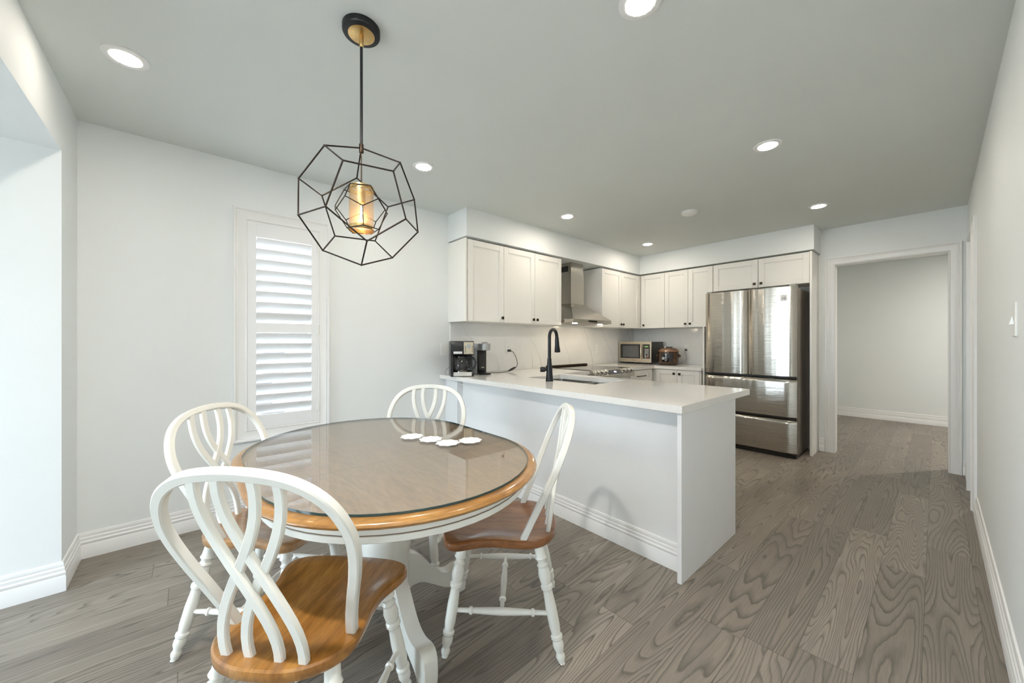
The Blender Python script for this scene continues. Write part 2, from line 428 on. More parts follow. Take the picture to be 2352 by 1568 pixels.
M['ground'] = plain('outside_paving', (0.35, 0.34, 0.32), 0.9, var=0.15)

# ================================================================ setting
H = 2.44; WY = 3.14; KX = 5.29; LX = -0.46; RY = -0.19
struct(MB().box(-3.1, 8.3, -1.7, 3.3, -0.05, 0), 'floor', M['floor'])
struct(MB().box(-1.05, 8.3, -1.7, 3.3, H, H+0.06), 'ceiling', M['ceil'])
# window wall (Y = 3.14) with the shutter window opening
w = MB()
ox0, ox1, oz0, oz1 = 0.313, 0.758, 0.600, 2.048
w.box(LX, ox0, WY, WY+0.15, 0, H); w.box(ox1, KX+0.12, WY, WY+0.15, 0, H)
w.box(ox0, ox1, WY, WY+0.15, 0, oz0); w.box(ox0, ox1, WY, WY+0.15, oz1, H)
struct(w, 'wall_back', M['wall'])
# left wall: pier, header over the recess, recess end with patio door opening
w = MB(); w.box(-3.1, LX, 2.80, WY+0.15, 0, H); struct(w, 'wall_left', M['wall'])
w = MB(); w.box(-3.1, LX, RY, 2.80, 2.14, H)
struct(w, 'wall_header', M['wall'])
w = MB(); w.box(-3.1, -3.0, 2.74, 2.80, 0, 2.14); w.box(-3.1, -3.0, RY, 1.20, 0, 2.14); w.box(-3.1, -3.0, 1.20, 2.74, 2.08, 2.14)
struct(w, 'wall_patio', M['wall'])
# right wall (Y = -0.19) with doorway
DX0, DX1, DZ = 4.16, 4.85, 2.10
w = MB(); w.box(-3.1, DX0, RY-0.12, RY, 0, H); w.box(DX1, KX+0.12, RY-0.12, RY, 0, H); w.box(DX0, DX1, RY-0.12, RY, DZ, H)
struct(w, 'wall_right', M['wall'])
# kitchen end wall (X = 5.29) with hall opening
HY0, HY1, HZ = -0.078, 0.72, 2.04
w = MB(); w.box(KX, KX+0.12, RY, HY0, 0, H); w.box(KX, KX+0.12, HY1, WY, 0, H); w.box(KX, KX+0.12, HY0, HY1, HZ, H)
struct(w, 'wall_end', M['wall'])
# hall beyond
struct(MB().box(8.10, 8.2, -1.7, 3.3, 0, H), 'wall_hall', M['wall'])
struct(MB().box(KX+0.12, 8.2, 1.95, 2.05, 0, H), 'wall_hall_side', M['wall'])
struct(MB().box(-1.05, 8.2, -1.70, -1.60, 0, H), 'wall_far_right', M['wall'])
struct(MB().box(3.3, 3.4, -1.6, RY-0.12, 0, H), 'wall_closet', M['wall'])
# bulkhead above the cabinets
w = MB(); w.prism([(1.92,2.825,2.18),(4.945,2.825,2.18),(4.945,0.842,2.18),(KX,0.842,2.18),(KX,WY,2.18),(1.92,WY,2.18)], (0,0,H-2.18))
struct(w, 'wall_bulkhead', M['wall'])

BASE = [(0,0),(0.017,0),(0.017,0.072),(0.0135,0.078),(0.0165,0.084),(0.0165,0.092),(0.012,0.098),(0.0125,0.112),(0.008,0.118),(0.010,0.128),(0.006,0.140),(0,0.142)]
CAS = [(0,0),(0,0.012),(0.006,0.016),(0.012,0.012),(0.045,0.014),(0.055,0.020),(0.062,0.017),(0.068,0.026),(0.078,0.026),(0.080,0.020),(0.080,0)]
struct(MB().sweep([(1.888,WY,0),(LX,WY,0),(LX,2.80,0),(-3.0,2.80,0)], (0,0,1), BASE), 'baseboard_back', M['trim'])
struct(MB().sweep([(-3.0,RY,0),(4.078,RY,0)], (0,0,1), BASE), 'baseboard_right', M['trim'])
struct(MB().sweep([(4.932,RY,0),(KX,RY,0),(KX,-0.160,0)], (0,0,1), BASE), 'baseboard_corner', M['trim'])
struct(MB().sweep([(KX,0.804,0),(KX,0.853,0)], (0,0,1), BASE), 'baseboard_end', M['trim'])
struct(MB().sweep([(8.10,-1.6,0),(8.10,1.95,0)], (0,0,1), BASE), 'baseboard_hall', M['trim'])
# casings: window (4 sides, mitred), hall opening, right doorway
m_ = MB(); m_.sweep([(ox0,WY,oz0),(ox1,WY,oz0),(ox1,WY,oz1),(ox0,WY,oz1)][::-1], (0,-1,0), [(-a,b) for a,b in CAS] if False else CAS, close=True)
_win_cas = m_
# direction check done through sign of n x t: path chosen so profile grows away from the opening
struct(_win_cas, 'trim_1', M['trim'])
struct(MB().sweep([(KX,HY1,0),(KX,HY1,HZ),(KX,HY0,HZ),(KX,HY0,0)], (-1,0,0), CAS), 'trim_2', M['trim'])
struct(MB().sweep([(DX0,RY,0),(DX0,RY,DZ),(DX1,RY,DZ),(DX1,RY,0)], (0,1,0), CAS), 'trim_3', M['trim'])
# jamb linings
w = MB(); w.box(KX-0.001, KX+0.121, HY1-0.002, HY1+0.002, 0, HZ); w.box(KX-0.001, KX+0.121, HY0-0.002, HY0+0.002, 0, HZ); w.box(KX-0.001, KX+0.121, HY0, HY1, HZ-0.003, HZ+0.001)
struct(w, 'trim_4', M['trim'])
w = MB(); w.box(DX0-0.002, DX0+0.003, RY-0.121, RY+0.001, 0, DZ); w.box(DX1-0.003, DX1+0.002, RY-0.121, RY+0.001, 0, DZ); w.box(DX0, DX1, RY-0.121, RY+0.001, DZ-0.003, DZ+0.002)
struct(w, 'trim_5', M['trim'])
# window glass + outer sash
w = MB()
w.box(ox0, ox1, 3.235, 3.275, oz0, oz0+0.04); w.box(ox0, ox1, 3.235, 3.275, oz1-0.04, oz1)
w.box(ox0, ox0+0.04, 3.235, 3.275, oz0+0.04, oz1-0.04); w.box(ox1-0.04, ox1, 3.235, 3.275, oz0+0.04, oz1-0.04)
win = struct(w, 'window_1', M['trim'])
MB().box(ox0+0.04, ox1-0.04, 3.253, 3.257, oz0+0.04, oz1-0.04).build('glass_pane', M['glass'], win)
# patio door in the recess
w = MB()
y0, y1, zt = 1.20, 2.74, 2.08
for a, b in ((y0, y0+0.05), (y1-0.05, y1), (1.94, 2.00)): w.box(-3.08, -3.015, a, b, 0.0, zt)
w.box(-3.08, -3.015, y0+0.05, y1-0.05, 0, 0.06); w.box(-3.08, -3.015, y0+0.05, y1-0.05, zt-0.06, zt)
door = struct(w, 'door_1', M['trim'])
MB().box(-3.05, -3.046, 1.25, 1.94, 0.06, zt-0.06).build('glass_pane', M['glass'], door)
MB().box(-3.05, -3.046, 2.00, 2.69, 0.06, zt-0.06).build('glass_pane', M['glass'], door)
MB().box(-3.015, -2.99, 1.955, 1.985, 0.95, 1.15, 0.004).build('door_handle', M['white_plastic'], door)
# outdoors
tag(MB().box(-14, -3.1, -8, 9, -0.35, -0.12).build('patio_ground', M['ground']), kind='structure')
tag(MB().box(-3, 6, 3.29, 4.75, -0.35, -0.12).build('side_yard_ground', M['ground']), kind='structure')
tag(MB().box(-6, 9, 4.75, 4.9, -0.35, 2.2).build('brick_house_wall', M['brick']), 'tan and dark brick wall of the house next door, seen between the louvers', 'wall')

# ================================================================ plantation shutter
sh = thing('plantation_shutter', 'white plantation shutter with two banks of tilted louvers in the narrow window', 'shutter', (0.535, WY, 0.60))
f = MB()
lx0, lx1 = 0.363, 0.711
sy0, sy1 = 3.128, 3.156
f.box(ox0+0.0005, lx0, sy0, sy1, 0.601, 2.047, 0.001); f.box(lx1, ox1-0.0005, sy0, sy1, 0.601, 2.047, 0.001)
f.box(lx0, lx1, sy0, sy1, 1.942, 2.047, 0.001); f.box(lx0, lx1, sy0, sy1, 0.601, 0.692, 0.001); f.box(lx0, lx1, sy0, sy1, 1.274, 1.342, 0.002)
f.build('shutter_frame', M['shutter'], sh)
def louvers(z0, z1, n):
    m = MB(); st = (z1 - z0)/n; tl = math.radians(52)
    for i in range(n):
        cz = z0 + st*(i+0.5); cy = 3.150
        pr_ = []
        for k in range(16):
            a = 2*PI*k/16; lx = 0.0435*math.cos(a); lz = 0.0052*math.sin(a)
            # inner edge high, outer edge low
            y = lx*math.cos(tl) - lz*math.sin(tl) * -1
            z = -lx*math.sin(tl) + lz*math.cos(tl)
            pr_.append(V((lx0+0.001, cy + y, cz + z)))
        m.prism(pr_, (lx1-lx0-0.002, 0, 0))
    return m
louvers(0.695, 1.272, 8).build('louvers', M['shutter'], sh)
louvers(1.344, 1.940, 8).build('louvers', M['shutter'], sh)
for z in (0.72, 1.30, 1.93):
    MB().box(ox1-0.010, ox1+0.004, 3.118, 3.130, z-0.035, z+0.035, 0.002).build('hinge', M['white_plastic'], sh)

# ================================================================ kitchen cabinets
def shaker(mb, o, u, n, w, h, rail=0.058, th=0.02):
    """door slab: o lower corner on carcass face, u width dir, n outward"""
    z = (0,0,1); b = 0.0015
    mb.obox(o,u,z,n, 0.002,rail,0.002,h-0.002,0,th,b); mb.obox(o,u,z,n, w-rail,w-0.002,0.002,h-0.002,0,th,b)
    mb.obox(o,u,z,n, rail,w-rail,0.002,rail,0,th,b); mb.obox(o,u,z,n, rail,w-rail,h-rail,h-0.002,0,th,b)
    mb.obox(o,u,z,n, rail-0.004,w-rail+0.004,rail-0.004,h-rail+0.004,0.001,th*0.5)
    mb.obox(o,u,z,n, rail,w-rail,rail,rail+0.008,0,th*0.72); mb.obox(o,u,z,n, rail,w-rail,h-rail-0.008,h-rail,0,th*0.72)
    mb.obox(o,u,z,n, rail,rail+0.008,rail,h-rail,0,th*0.72); mb.obox(o,u,z,n, w-rail-0.008,w-rail,rail,h-rail,0,th*0.72)
def knob(c, n, parent):
    c, n = V(c), V(n).normalized(); u = V((0,0,1)).cross(n)
    m = MB(); m.lathe(c, c+n*0.016, [(0,0.006),(1,0.006)], 10)
    m.obox(c+n*0.014, u, (0,0,1), n, -0.014,0.014,-0.014,0.014,0,0.006,0.001)
    m.obox(c+n*0.020, u, (0,0,1), n, -0.009,0.009,-0.009,0.009,0,0.004,0.001)
    return m.build('knob', M['bronze'], parent)
def door(cab, o, u, n, w, h, kn=None, rail=0.058):
    m = MB(); shaker(m, o, u, n, w, h, rail)
    d = m.build('door', M['cab'], cab)
    if kn is not None:
        c = V(o) + V(u)*kn[0] + V((0,0,1))*kn[1] + V(n)*0.02
        knob(c, n, d)
    return d
zb, zt2 = 1.398, 2.165
XU, NY = (1,0,0), (0,-1,0)
def wall_cab(label, x0, x1, doors, kns, **k):
    c = thing('wall_cabinet', label, 'cabinet', ((x0+x1)/2, 3.0, zb), group=None)
    MB().box(x0+0.001, x1-0.001, 2.862, WY, zb, zt2, 0.001).build('carcass', M['cab'], c)
    for (a, b), kx in zip(doors, kns): door(c, (a, 2.862, zb), XU, NY, b-a, zt2-zb-0.004, (kx, 0.045))
    return c
c = wall_cab('white single-door wall cabinet at the open left end of the row', 1.935, 2.382, [(1.95, 2.382)], [0.405])
MB().box(1.92, 1.936, 2.842, WY, zb, zt2, 0.001).build('side_panel', M['cab'], c)
wall_cab('white two-door wall cabinet directly left of the steel range hood', 2.382, 3.247, [(2.382, 2.815), (2.815, 3.247)], [0.405, 0.028])
wall_cab('white two-door wall cabinet right of the steel range hood', 4.034, 4.955, [(4.034, 4.49), (4.49, 4.945)], [0.428, 0.028])
# fridge wall uppers, facing -X ; u runs toward -Y so left-to-right in the picture
UY, NX = (0,-1,0), (-1,0,0)
FX = 4.982
def end_cab(name, label, y1, y0, z0, doors, kns, back=KX):
    c = thing(name, label, 'cabinet', (5.13, (y0+y1)/2, z0))
    MB().box(FX, back, y0+0.001, y1-0.001, z0, zt2, 0.001).build('carcass', M['cab'], c)
    for (a, b), kx in zip(doors, kns): door(c, (FX, a, z0), UY, NX, a-b, zt2-z0-0.004, (kx, 0.045))
    return c
def yat(px, X):
    th = math.radians(48.8); r = (px-1176)/852.0
    return X*(math.sin(th)-r*math.cos(th))/(math.cos(th)+r*math.sin(th))
end_cab('wall_cabinet', 'narrow white wall cabinet in the far corner, one knob at its lower left', 2.838, yat(1526,4.96), zb, [(2.82, yat(1526,4.96))], [0.045])
end_cab('wall_cabinet', 'white two-door wall cabinet above the pressure cooker, left of the fridge', yat(1526,4.96), 1.842, zb, [(yat(1526,4.96), yat(1580,4.96)), (yat(1580,4.96), 1.842)], [yat(1526,4.96)-yat(1580,4.96)-0.03, 0.03])
end_cab('wall_cabinet', 'low wide white cabinet above the stainless fridge', 1.838, 0.880, 1.832, [(1.838, 1.354), (1.350, 0.880)], [0.452, 0.03])
tag(MB().box(4.945, KX-0.001, 0.857, 0.877, 0, zt2, 0.001).build('fridge_side_panel', M['cab']), 'tall white end panel right of the fridge beside the hall doorway', 'panel')
tag(MB().box(4.70, KX-0.001, 1.842, 1.858, 0, 1.39, 0.001).build('fridge_side_panel', M['cab']), 'white panel between the fridge and the corner worktop', 'panel')

tag(MB().box(4.947, 4.981, 2.840, 2.864, zb, zt2).build('corner_filler', M['cab']), 'narrow white filler strip where the two runs of wall cabinets meet', 'filler strip')
# base cabinets right of the range + fridge wall
BZ = 0.855
c = thing('base_cabinet', 'white drawer base cabinet right of the range, with a bar handle', 'cabinet', (4.33, 2.8, 0))
MB().box(4.04, 4.66, 2.49, WY-0.02, 0.10, BZ-0.001).box(4.04, 4.66, 2.55, WY-0.02, 0, 0.10).build('carcass', M['cab'], c)
for z0, z1 in ((0.70, 0.845), (0.42, 0.695), (0.115, 0.415)):
    m = MB(); shaker(m, (4.07, 2.49, z0), XU, NY, 0.53, z1-z0, 0.038)
    d = m.build('drawer', M['cab'], c)
    zc = (z0+z1)/2
    m = MB(); m.tube([(4.24,2.465,zc),(4.24,2.445,zc),(4.43,2.445,zc),(4.43,2.465,zc)], 0.0055, 8)
    m.build('bar_handle', M['bronze'], d)
c = thing('base_cabinet', 'white two-door base cabinet under the pressure cooker', 'cabinet', (4.98, 2.2, 0))
MB().box(4.69, KX-0.02, 1.875, WY-0.02, 0.10, BZ-0.001).box(4.75, KX-0.02, 1.875, WY-0.02, 0, 0.10).build('carcass', M['cab'], c)
ys = yat(1555, 4.67)
door(c, (4.69, 2.44, 0.115), UY, NX, 2.44-ys, 0.735, (2.44-ys-0.035, 0.685)); door(c, (4.69, ys, 0.115), UY, NX, ys-1.885, 0.735, (0.035, 0.685))

# peninsula
pn = thing('peninsula_cabinet', 'white panelled peninsula with moulded base facing the dining table', 'cabinet', (2.25, 2.0, 0))
MB().box(1.95, 2.58, 0.856, WY-0.001, 0, 0.62).box(1.95, 2.25, 0.856, WY-0.001, 0.62, BZ-0.002).box(2.25,2.58,0.856,1.62,0.62,BZ-0.002).box(2.25,2.58,2.42,WY-0.001,0.62,BZ-0.002).build('body', M['pen'], pn)
MB().box(1.848, 2.602, 0.832, 0.854, 0, BZ-0.002, 0.001).build('end_panel', M['pen'], pn)
MB().box(1.888, 1.949, 2.93, WY-0.001, 0, BZ-0.002, 0.001).build('wall_pilaster', M['pen'], pn)
MB().sweep([(1.95,0.856,0),(1.95,2.928,0)], (0,0,1), BASE).build('base_moulding', M['trim'], pn)
c = thing('base_cabinet', 'white corner base cabinet left of the range', 'cabinet', (2.93, 2.8, 0))
MB().box(2.60, 3.255, 2.49, WY-0.02, 0.0, BZ-0.002).build('carcass', M['cab'], c)
m = MB(); shaker(m, (2.84, 2.49, 0.115), XU, NY, 0.41, 0.735); d = m.build('door', M['cab'], c)

# worktops
CT = 0.892
sx0, sx1, sy0_, sy1_ = 2.27, 2.70, 1.665, 2.38
m = MB()
pts_o = [(1.826,0.82),(2.83,0.82),(2.83,2.455),(3.265,2.455),(3.265,WY-0.001),(1.826,WY-0.001)]
def slab(mb, cells):
    for a in cells: mb.box(*a, BZ, CT)
for a in ((1.826,sx0,0.82,WY-0.001),(sx1,2.83,0.82,WY-0.001),(sx0,sx1,0.82,sy0_),(sx0,sx1,sy1_,WY-0.001),(2.83,3.265,2.455,WY-0.001)): m.box(*a, BZ, CT)
tag(m.build('worktop', M['quartz']), 'pale quartz worktop over the peninsula, holding the sink', 'worktop')
m = MB(); m.box(4.035, 4.65, 2.455, WY-0.001, BZ, CT); m.box(4.65, KX-0.001, 1.86, WY-0.001, BZ, CT)
tag(m.build('worktop', M['quartz']), 'pale quartz corner worktop under the microwave', 'worktop')
# backsplash slabs
tag(MB().box(1.937, 5.279, WY-0.011, WY-0.001, CT+0.001, 1.397).build('backsplash', M['marble']), 'grey-veined white slab backsplash behind the range and coffee makers', 'backsplash')
tag(MB().box(KX-0.011, KX-0.001, 1.86, WY-0.012, CT+0.001, 1.397).build('backsplash', M['marble']), 'grey-veined white slab backsplash behind the microwave', 'backsplash')

# sink + faucet
sk = thing('kitchen_sink', 'double-bowl undermount stainless sink in the peninsula worktop', 'sink', (2.485, 2.02, 0.66))
def bowl(y0, y1, name='bowl'):
    m = MB(); z0, z1 = 0.665, BZ
    x0, x1 = sx0-0.006, sx1+0.006
    def rr(x0,x1,y0,y1,z,r=0.04):
        P = []
        for cx, cy, a0 in ((x1-r,y1-r,0),(x0+r,y1-r,90),(x0+r,y0+r,180),(x1-r,y0+r,270)):
            for k in range(5):
                a = math.radians(a0+k*22.5); P.append((cx+r*math.cos(a), cy+r*math.sin(a), z))
        return P
    R = [rr(x0,x1,y0,y1,z1-0.001), rr(x0+.004,x1-.004,y0+.004,y1-.004,z0+0.03), rr(x0+.03,x1-.03,y0+.03,y1-.03,z0)]
    m.rings(R, False, True); return m.build(name, M['sink'], sk)
bowl(sy0_-0.006, 1.955); bowl(1.985, sy1_+0.006)
MB().box(sx0-0.01, sx1+0.01, 1.951, 1.989, 0.80, 0.852, 0.003).build('divider', M['chrome'], sk)
for y in (1.81, 2.18): MB().lathe((2.5,y,0.665),(2.5,y,0.672),[(0,0.04),(0.6,0.042),(1,0.03)],16).build('drain', M['chrome'], sk)

fc = thing('kitchen_faucet', 'tall matte black gooseneck faucet beside the sink', 'faucet', (2.187, 2.042, CT))
bx, by = 2.187, 2.042; dd = V((math.cos(math.radians(18)), math.sin(math.radians(18)), 0))
m = MB(); m.lathe((bx,by,CT),(bx,by,1.075),[(0,0.031),(0.02,0.031),(0.04,0.029),(0.5,0.024),(0.85,0.0175),(1,0.016)],20)
m.build('base', M['matte_black'], fc)
P = [V((bx,by,1.07)), V((bx,by,1.18))]
for k in range(13):
    a = PI*k/12; P.append(V((bx,by,1.245)) + dd*(0.072*(1-math.cos(a))) + V((0,0,0.062*math.sin(a))))
m = MB(); m.tube(P, 0.0135, 14); m.build('spout', M['matte_black'], fc)
e = V((bx,by,1.245)) + dd*0.144
m = MB(); m.lathe(e+V((0,0,0.004)), e+dd*0.014+V((0,0,-0.125)), [(0,0.0135),(0.1,0.016),(0.55,0.019),(0.95,0.025),(1,0.022)], 16); m.build('spray_head', M['matte_black'], fc)
m = MB(); lv = V((-0.72,0.69,0)); q = V((bx,by,0.985)); m.lathe(q, q+lv*0.075, [(0,0.013),(0.45,0.013),(0.5,0.021),(0.9,0.021),(1,0.017)], 14)
m.build('handle', M['matte_black'], fc)

# range hood
hd = thing('range_hood', 'stainless chimney range hood between the wall cabinets', 'range hood', (3.64, 2.93, 1.43))
m = MB(); m.box(3.27, 4.02, 2.69, WY-0.002, 1.428, 1.470, 0.002); m.build('canopy_rim', M['hood'], hd)
m = MB(); m.hexa([(3.272,2.692,1.47),(4.018,2.692,1.47),(4.018,WY-.002,1.47),(3.272,WY-.002,1.47),(3.52,2.93,1.675),(3.77,2.93,1.675),(3.77,WY-.002,1.675),(3.52,WY-.002,1.675)])
m.build('canopy', M['hood'], hd)
m = MB(); m.box(3.52,3.77,2.93,WY-.002,1.675,2.05); m.box(3.525,3.765,2.935,WY-.002,2.05,2.179); m.build('chimney', M['hood'], hd)
MB().box(3.5245,3.526,2.98,3.09,2.07,2.14).build('vent_slots', M['gasket'], hd)
MB().box(3.30,3.99,2.72,3.11,1.424,1.429).build('filter', M['steel_dark'], hd)
for x in (3.40, 3.89): MB().lathe((x,2.77,1.4245),(x,2.77,1.419),[(0,0.03),(1,0.028)],16).build('lamp_lens', M['hoodlamp'], hd)
MB().box(3.55,3.72,2.6885,2.6915,1.44,1.458).build('control_strip', M['blackglass'], hd)

# range
rg = thing('kitchen_range', 'stainless slide-in electric range with front knobs', 'range', (3.65, 2.78, 0))
MB().box(3.272,4.028,2.46,WY-0.025,0.02,0.885).build('body', M['steel_dark'], rg)
MB().box(3.268,4.032,2.455,WY-0.02,0.885,0.899,0.003).build('cooktop', M['blackglass'], rg)
MB().box(3.275,4.025,3.065,3.12,0.899,0.917,0.004).box(3.30,4.0,3.055,3.066,0.9,0.909).build('rear_vent', M['bronze'], rg)
cp = MB(); cp.prism([(3.268,2.455,0.899),(3.268,2.43,0.896),(3.268,2.375,0.835),(3.268,2.375,0.80),(3.268,2.455,0.80)], (0.764,0,0))
cp = cp.build('control_panel', M['hood'], rg)
un = V((0,-0.061,0.055)).normalized()
un = V((0,-0.743,0.669))
for x in (3.32,3.395,3.47,3.83,3.905,3.98):
    cc = V((x,2.402,0.866)); MB().lathe(cc, cc+un*0.034, [(0,0.026),(0.15,0.026),(0.2,0.021),(0.9,0.020),(1,0.017)], 18).build('knob', M['chrome'], cp)
m = MB(); m.obox((3.65,2.402,0.866),(1,0,0),(0,0.669,0.743),un,-0.13,0.13,-0.03,0.03,0,0.002); dsp = m.build('display', M['blackglass'], cp)
m = MB(); m.obox((3.66,2.402,0.866),(1,0,0),(0,0.669,0.743),un,-0.022,0.022,-0.009,0.009,0.002,0.003); m.build('clock_digits', M['blue'], dsp)
d = MB().box(3.275,4.025,2.425,2.46,0.20,0.795,0.006).build('oven_door', M['hood'], rg)
MB().tube([(3.34,2.425,0.745),(3.34,2.385,0.745),(3.96,2.385,0.745),(3.96,2.425,0.745)],0.011,10).build('handle', M['chrome'], d)
MB().box(3.38,3.92,2.4235,2.426,0.33,0.66).build('window', M['blackglass'], d)
MB().box(3.275,4.025,2.43,2.46,0.03,0.19,0.005).build('drawer', M['hood'], rg)

# ================================================================ fridge
fr = thing('refrigerator', 'stainless french-door refrigerator with two lower drawers', 'fridge', (4.95, 1.375, 0))
fy0, fy1 = 0.932, 1.820
MB().box(4.735, 5.25, fy0+0.004, fy1-0.004, 0.03, 1.765, 0.004).build('cabinet_body', M['fridge_side'], fr)
MB().box(4.70, 5.22, fy0+0.01, fy1-0.01, 0.0, 0.035).build('plinth', M['black'], fr)
def fdoor(name, y0, y1, z0, z1, bulge=0.012, lip=False):
    m = MB(); P = []; n = 14
    for k in range(n+1):
        t = k/n; y = y0 + (y1-y0)*t
        e = min(1.0, min(t, 1-t)/0.05); e = math.sqrt(1-(1-e)**2)
        x = 4.668 + 0.02*(1-e) - bulge*(1-(2*t-1)**2)
        P.append((x, y))
    P += [(4.728, y1), (4.728, y0)]
    zs = [(z0, 0.004), (z0+0.004, 0), (z1-0.004, 0), (z1, 0.004)]
    if lip: zs = [(z0, 0.004), (z0+0.004, 0), (z1-0.050, 0.0), (z1-0.022, 0.004), (z1-0.008, 0.016), (z1, 0.030)]
    R = []
    for z, ins in zs: R.append([(x + (ins if i <= n else 0), y, z) for i, (x, y) in enumerate(P)])
    m.rings(R); return m.build(name, M['steel'], fr)
dL = fdoor('door', 1.380, fy1, 0.846, 1.783); dR = fdoor('door', fy0, 1.374, 0.846, 1.783)
f1 = fdoor('freezer_drawer', fy0, fy1, 0.425, 0.826, lip=True)
f2 = fdoor('freezer_drawer', fy0, fy1, 0.055, 0.402, lip=True)
MB().box(4.70,4.736,fy0+0.01,fy1-0.01,0.826,0.848).build('gasket', M['gasket'], fr)
MB().box(4.70,4.736,fy0+0.01,fy1-0.01,0.402,0.426).build('gasket', M['gasket'], fr)
for f_, zt_ in ((f1, 0.826), (f2, 0.402)):
    MB().box(4.664,4.672,fy0+0.05,fy1-0.05,zt_-0.030,zt_-0.020,0.002).build('handle_trim', M['chrome'], f_)
MB().box(4.69,4.80,fy0+0.01,fy0+0.07,1.766,1.80,0.004).build('hinge_cover', M['steel_dark'], fr)
MB().box(4.69,4.80,fy1-0.07,fy1-0.01,1.766,1.80,0.004).build('hinge_cover', M['steel_dark'], fr)
st = MB().box(4.6562,4.660,1.012,1.068,1.632,1.694).build('warranty_sticker', M['white_plastic'], dR)
def text_part(body, size, loc, rot, mat, parent, name):
    cu = bpy.data.curves.new(name, 'FONT'); cu.body = body; cu.size = size; cu.align_x = 'CENTER'; cu.align_y = 'CENTER'; cu.extrude = 0.0003
    to = bpy.data.objects.new(name, cu); COL.objects.link(to)
    dg = bpy.context.evaluated_depsgraph_get(); me = bpy.data.meshes.new_from_object(to.evaluated_get(dg))
    bpy.data.objects.remove(to); me.materials.clear(); me.materials.append(mat)
    o = bpy.data.objects.new(name, me); COL.objects.link(o); o.parent = parent
    o.location = V(loc) - parent_world(parent); o.rotation_euler = rot
    return o
text_part('10', 0.040, (4.6558, 1.040, 1.657), (PI/2, 0, -PI/2), M['gasket'], st, 'sticker_number')
MB().box(4.6556,4.6563,1.025,1.055,1.681,1.685).build('sticker_line', M['button'], st)

# ================================================================ counter appliances
def local_thing(name, label, cat, loc, facing_deg, group=None):
    """local -y is the front"""
    return thing(name, label, cat, loc, math.radians(facing_deg + 90), group)
# drip coffee maker
cm = local_thing('coffee_maker', 'black drip coffee maker with glass carafe on the peninsula end', 'coffee maker', (1.915, 2.905, CT), 243)
K = dict(parent=cm, world=False)
MB().box(-0.105,0.105,-0.105,0.105,0,0.028,0.006,2).box(-0.105,0.105,0.02,0.105,0.02,0.20,0.006,2).box(-0.105,-0.080,-0.09,0.03,0.02,0.20,0.004).box(-0.105,0.105,-0.105,0.105,0.195,0.322,0.008,2).build('housing', M['black'], **K)
MB().box(-0.080,0.085,-0.1075,-0.10,0.006,0.042,0.002).build('base_band', M['chrome'], **K)
MB().box(-0.080,0.000,-0.1075,-0.10,0.206,0.229,0.002).build('upper_band', M['chrome'], **K)
pn_ = MB().box(0.012,0.100,-0.1085,-0.10,0.204,0.314,0.002).build('control_panel', M['champagne'], **K)
MB().lathe((0.055,-0.108,0.275),(0.055,-0.111,0.275),[(0,0.018),(1,0.017)],20).build('clock_dial', M['grey_plastic'], pn_, world=False)
for x0_, x1_ in ((0.022,0.030),(0.086,0.093)):
    for z in (0.222,0.238,0.254,0.270): MB().box(x0_,x1_,-0.110,-0.108,z,z+0.007).build('button', M['black'], pn_, world=False)
m = MB(); m.lathe((-0.005,-0.035,0.044),(-0.005,-0.035,0.175),[(0,0.052),(0.08,0.062),(0.35,0.070),(0.65,0.064),(0.88,0.048),(1,0.046)],24, cap=False)
cf = m.build('carafe', M['glass'], **K)
MB().lathe((-0.005,-0.035,0.172),(-0.005,-0.035,0.192),[(0,0.050),(0.5,0.050),(1,0.040)],24).build('carafe_lid', M['black'], cf, world=False)
m = MB(); m.tube(crom([(0.04,-0.055,0.172),(0.085,-0.085,0.172),(0.115,-0.105,0.15),(0.115,-0.105,0.10),(0.09,-0.09,0.065),(0.055,-0.065,0.068)],5), 0.010, 8)
m.build('carafe_handle', M['black'], cf, world=False)
MB().lathe((-0.005,-0.035,0.028),(-0.005,-0.035,0.046),[(0,0.066),(0.5,0.066),(1,0.056)],24).build('warming_plate', M['chrome'], **K)
m = MB(); m.lathe((-0.005,-0.035,0.0525),(-0.005,-0.035,0.060),[(0,0.060),(1,0.066)],24)
m.build('carafe_band', M['chrome'], cf, world=False)
m = MB(); m.tube(crom([(-0.04,0.10,0.10),(-0.09,0.09,0.085),(-0.135,0.062,0.05),(-0.145,0.05,0.004)],6), 0.003, 6); m.build('power_cord', M['grey_plastic'], **K)
# single-serve machine
ss = local_thing('coffee_machine', 'silver and black single-serve coffee machine right of the drip maker', 'coffee machine', (2.165, 2.945, CT), 274)
K = dict(parent=ss, world=False)
MB().box(-0.058,0.058,-0.01,0.15,0.0,0.285,0.012,3).build('water_tank_body', M['grey_plastic'], **K)
m = MB(); m.box(-0.050,0.050,-0.035,0.0,0.015,0.235,0.006,2); m.build('front_column', M['black'], **K)
m = MB(); m.lathe((0,-0.055,0.232),(0,-0.055,0.300),[(0,0.058),(0.05,0.062),(0.9,0.062),(1,0.055)],28); m.box(-0.060,0.060,-0.05,0.10,0.236,0.296,0.006,2); m.build('brew_head', M['silver'], **K)
m = MB(); m.tube([(-0.035,-0.055,0.303),(-0.02,-0.075,0.308),(0.0,-0.082,0.310),(0.02,-0.075,0.308),(0.035,-0.055,0.303)], 0.006, 8); m.build('head_handle', M['chrome'], **K)
m = MB(); m.lathe((0,-0.065,0.0),(0,-0.065,0.018),[(0,0.060),(0.8,0.062),(1,0.058)],28); m.build('drip_tray', M['matte_black'], **K)
MB().box(-0.018,0.018,-0.0365,-0.0345,0.062,0.070).build('name_plate', M['champagne'], **K)

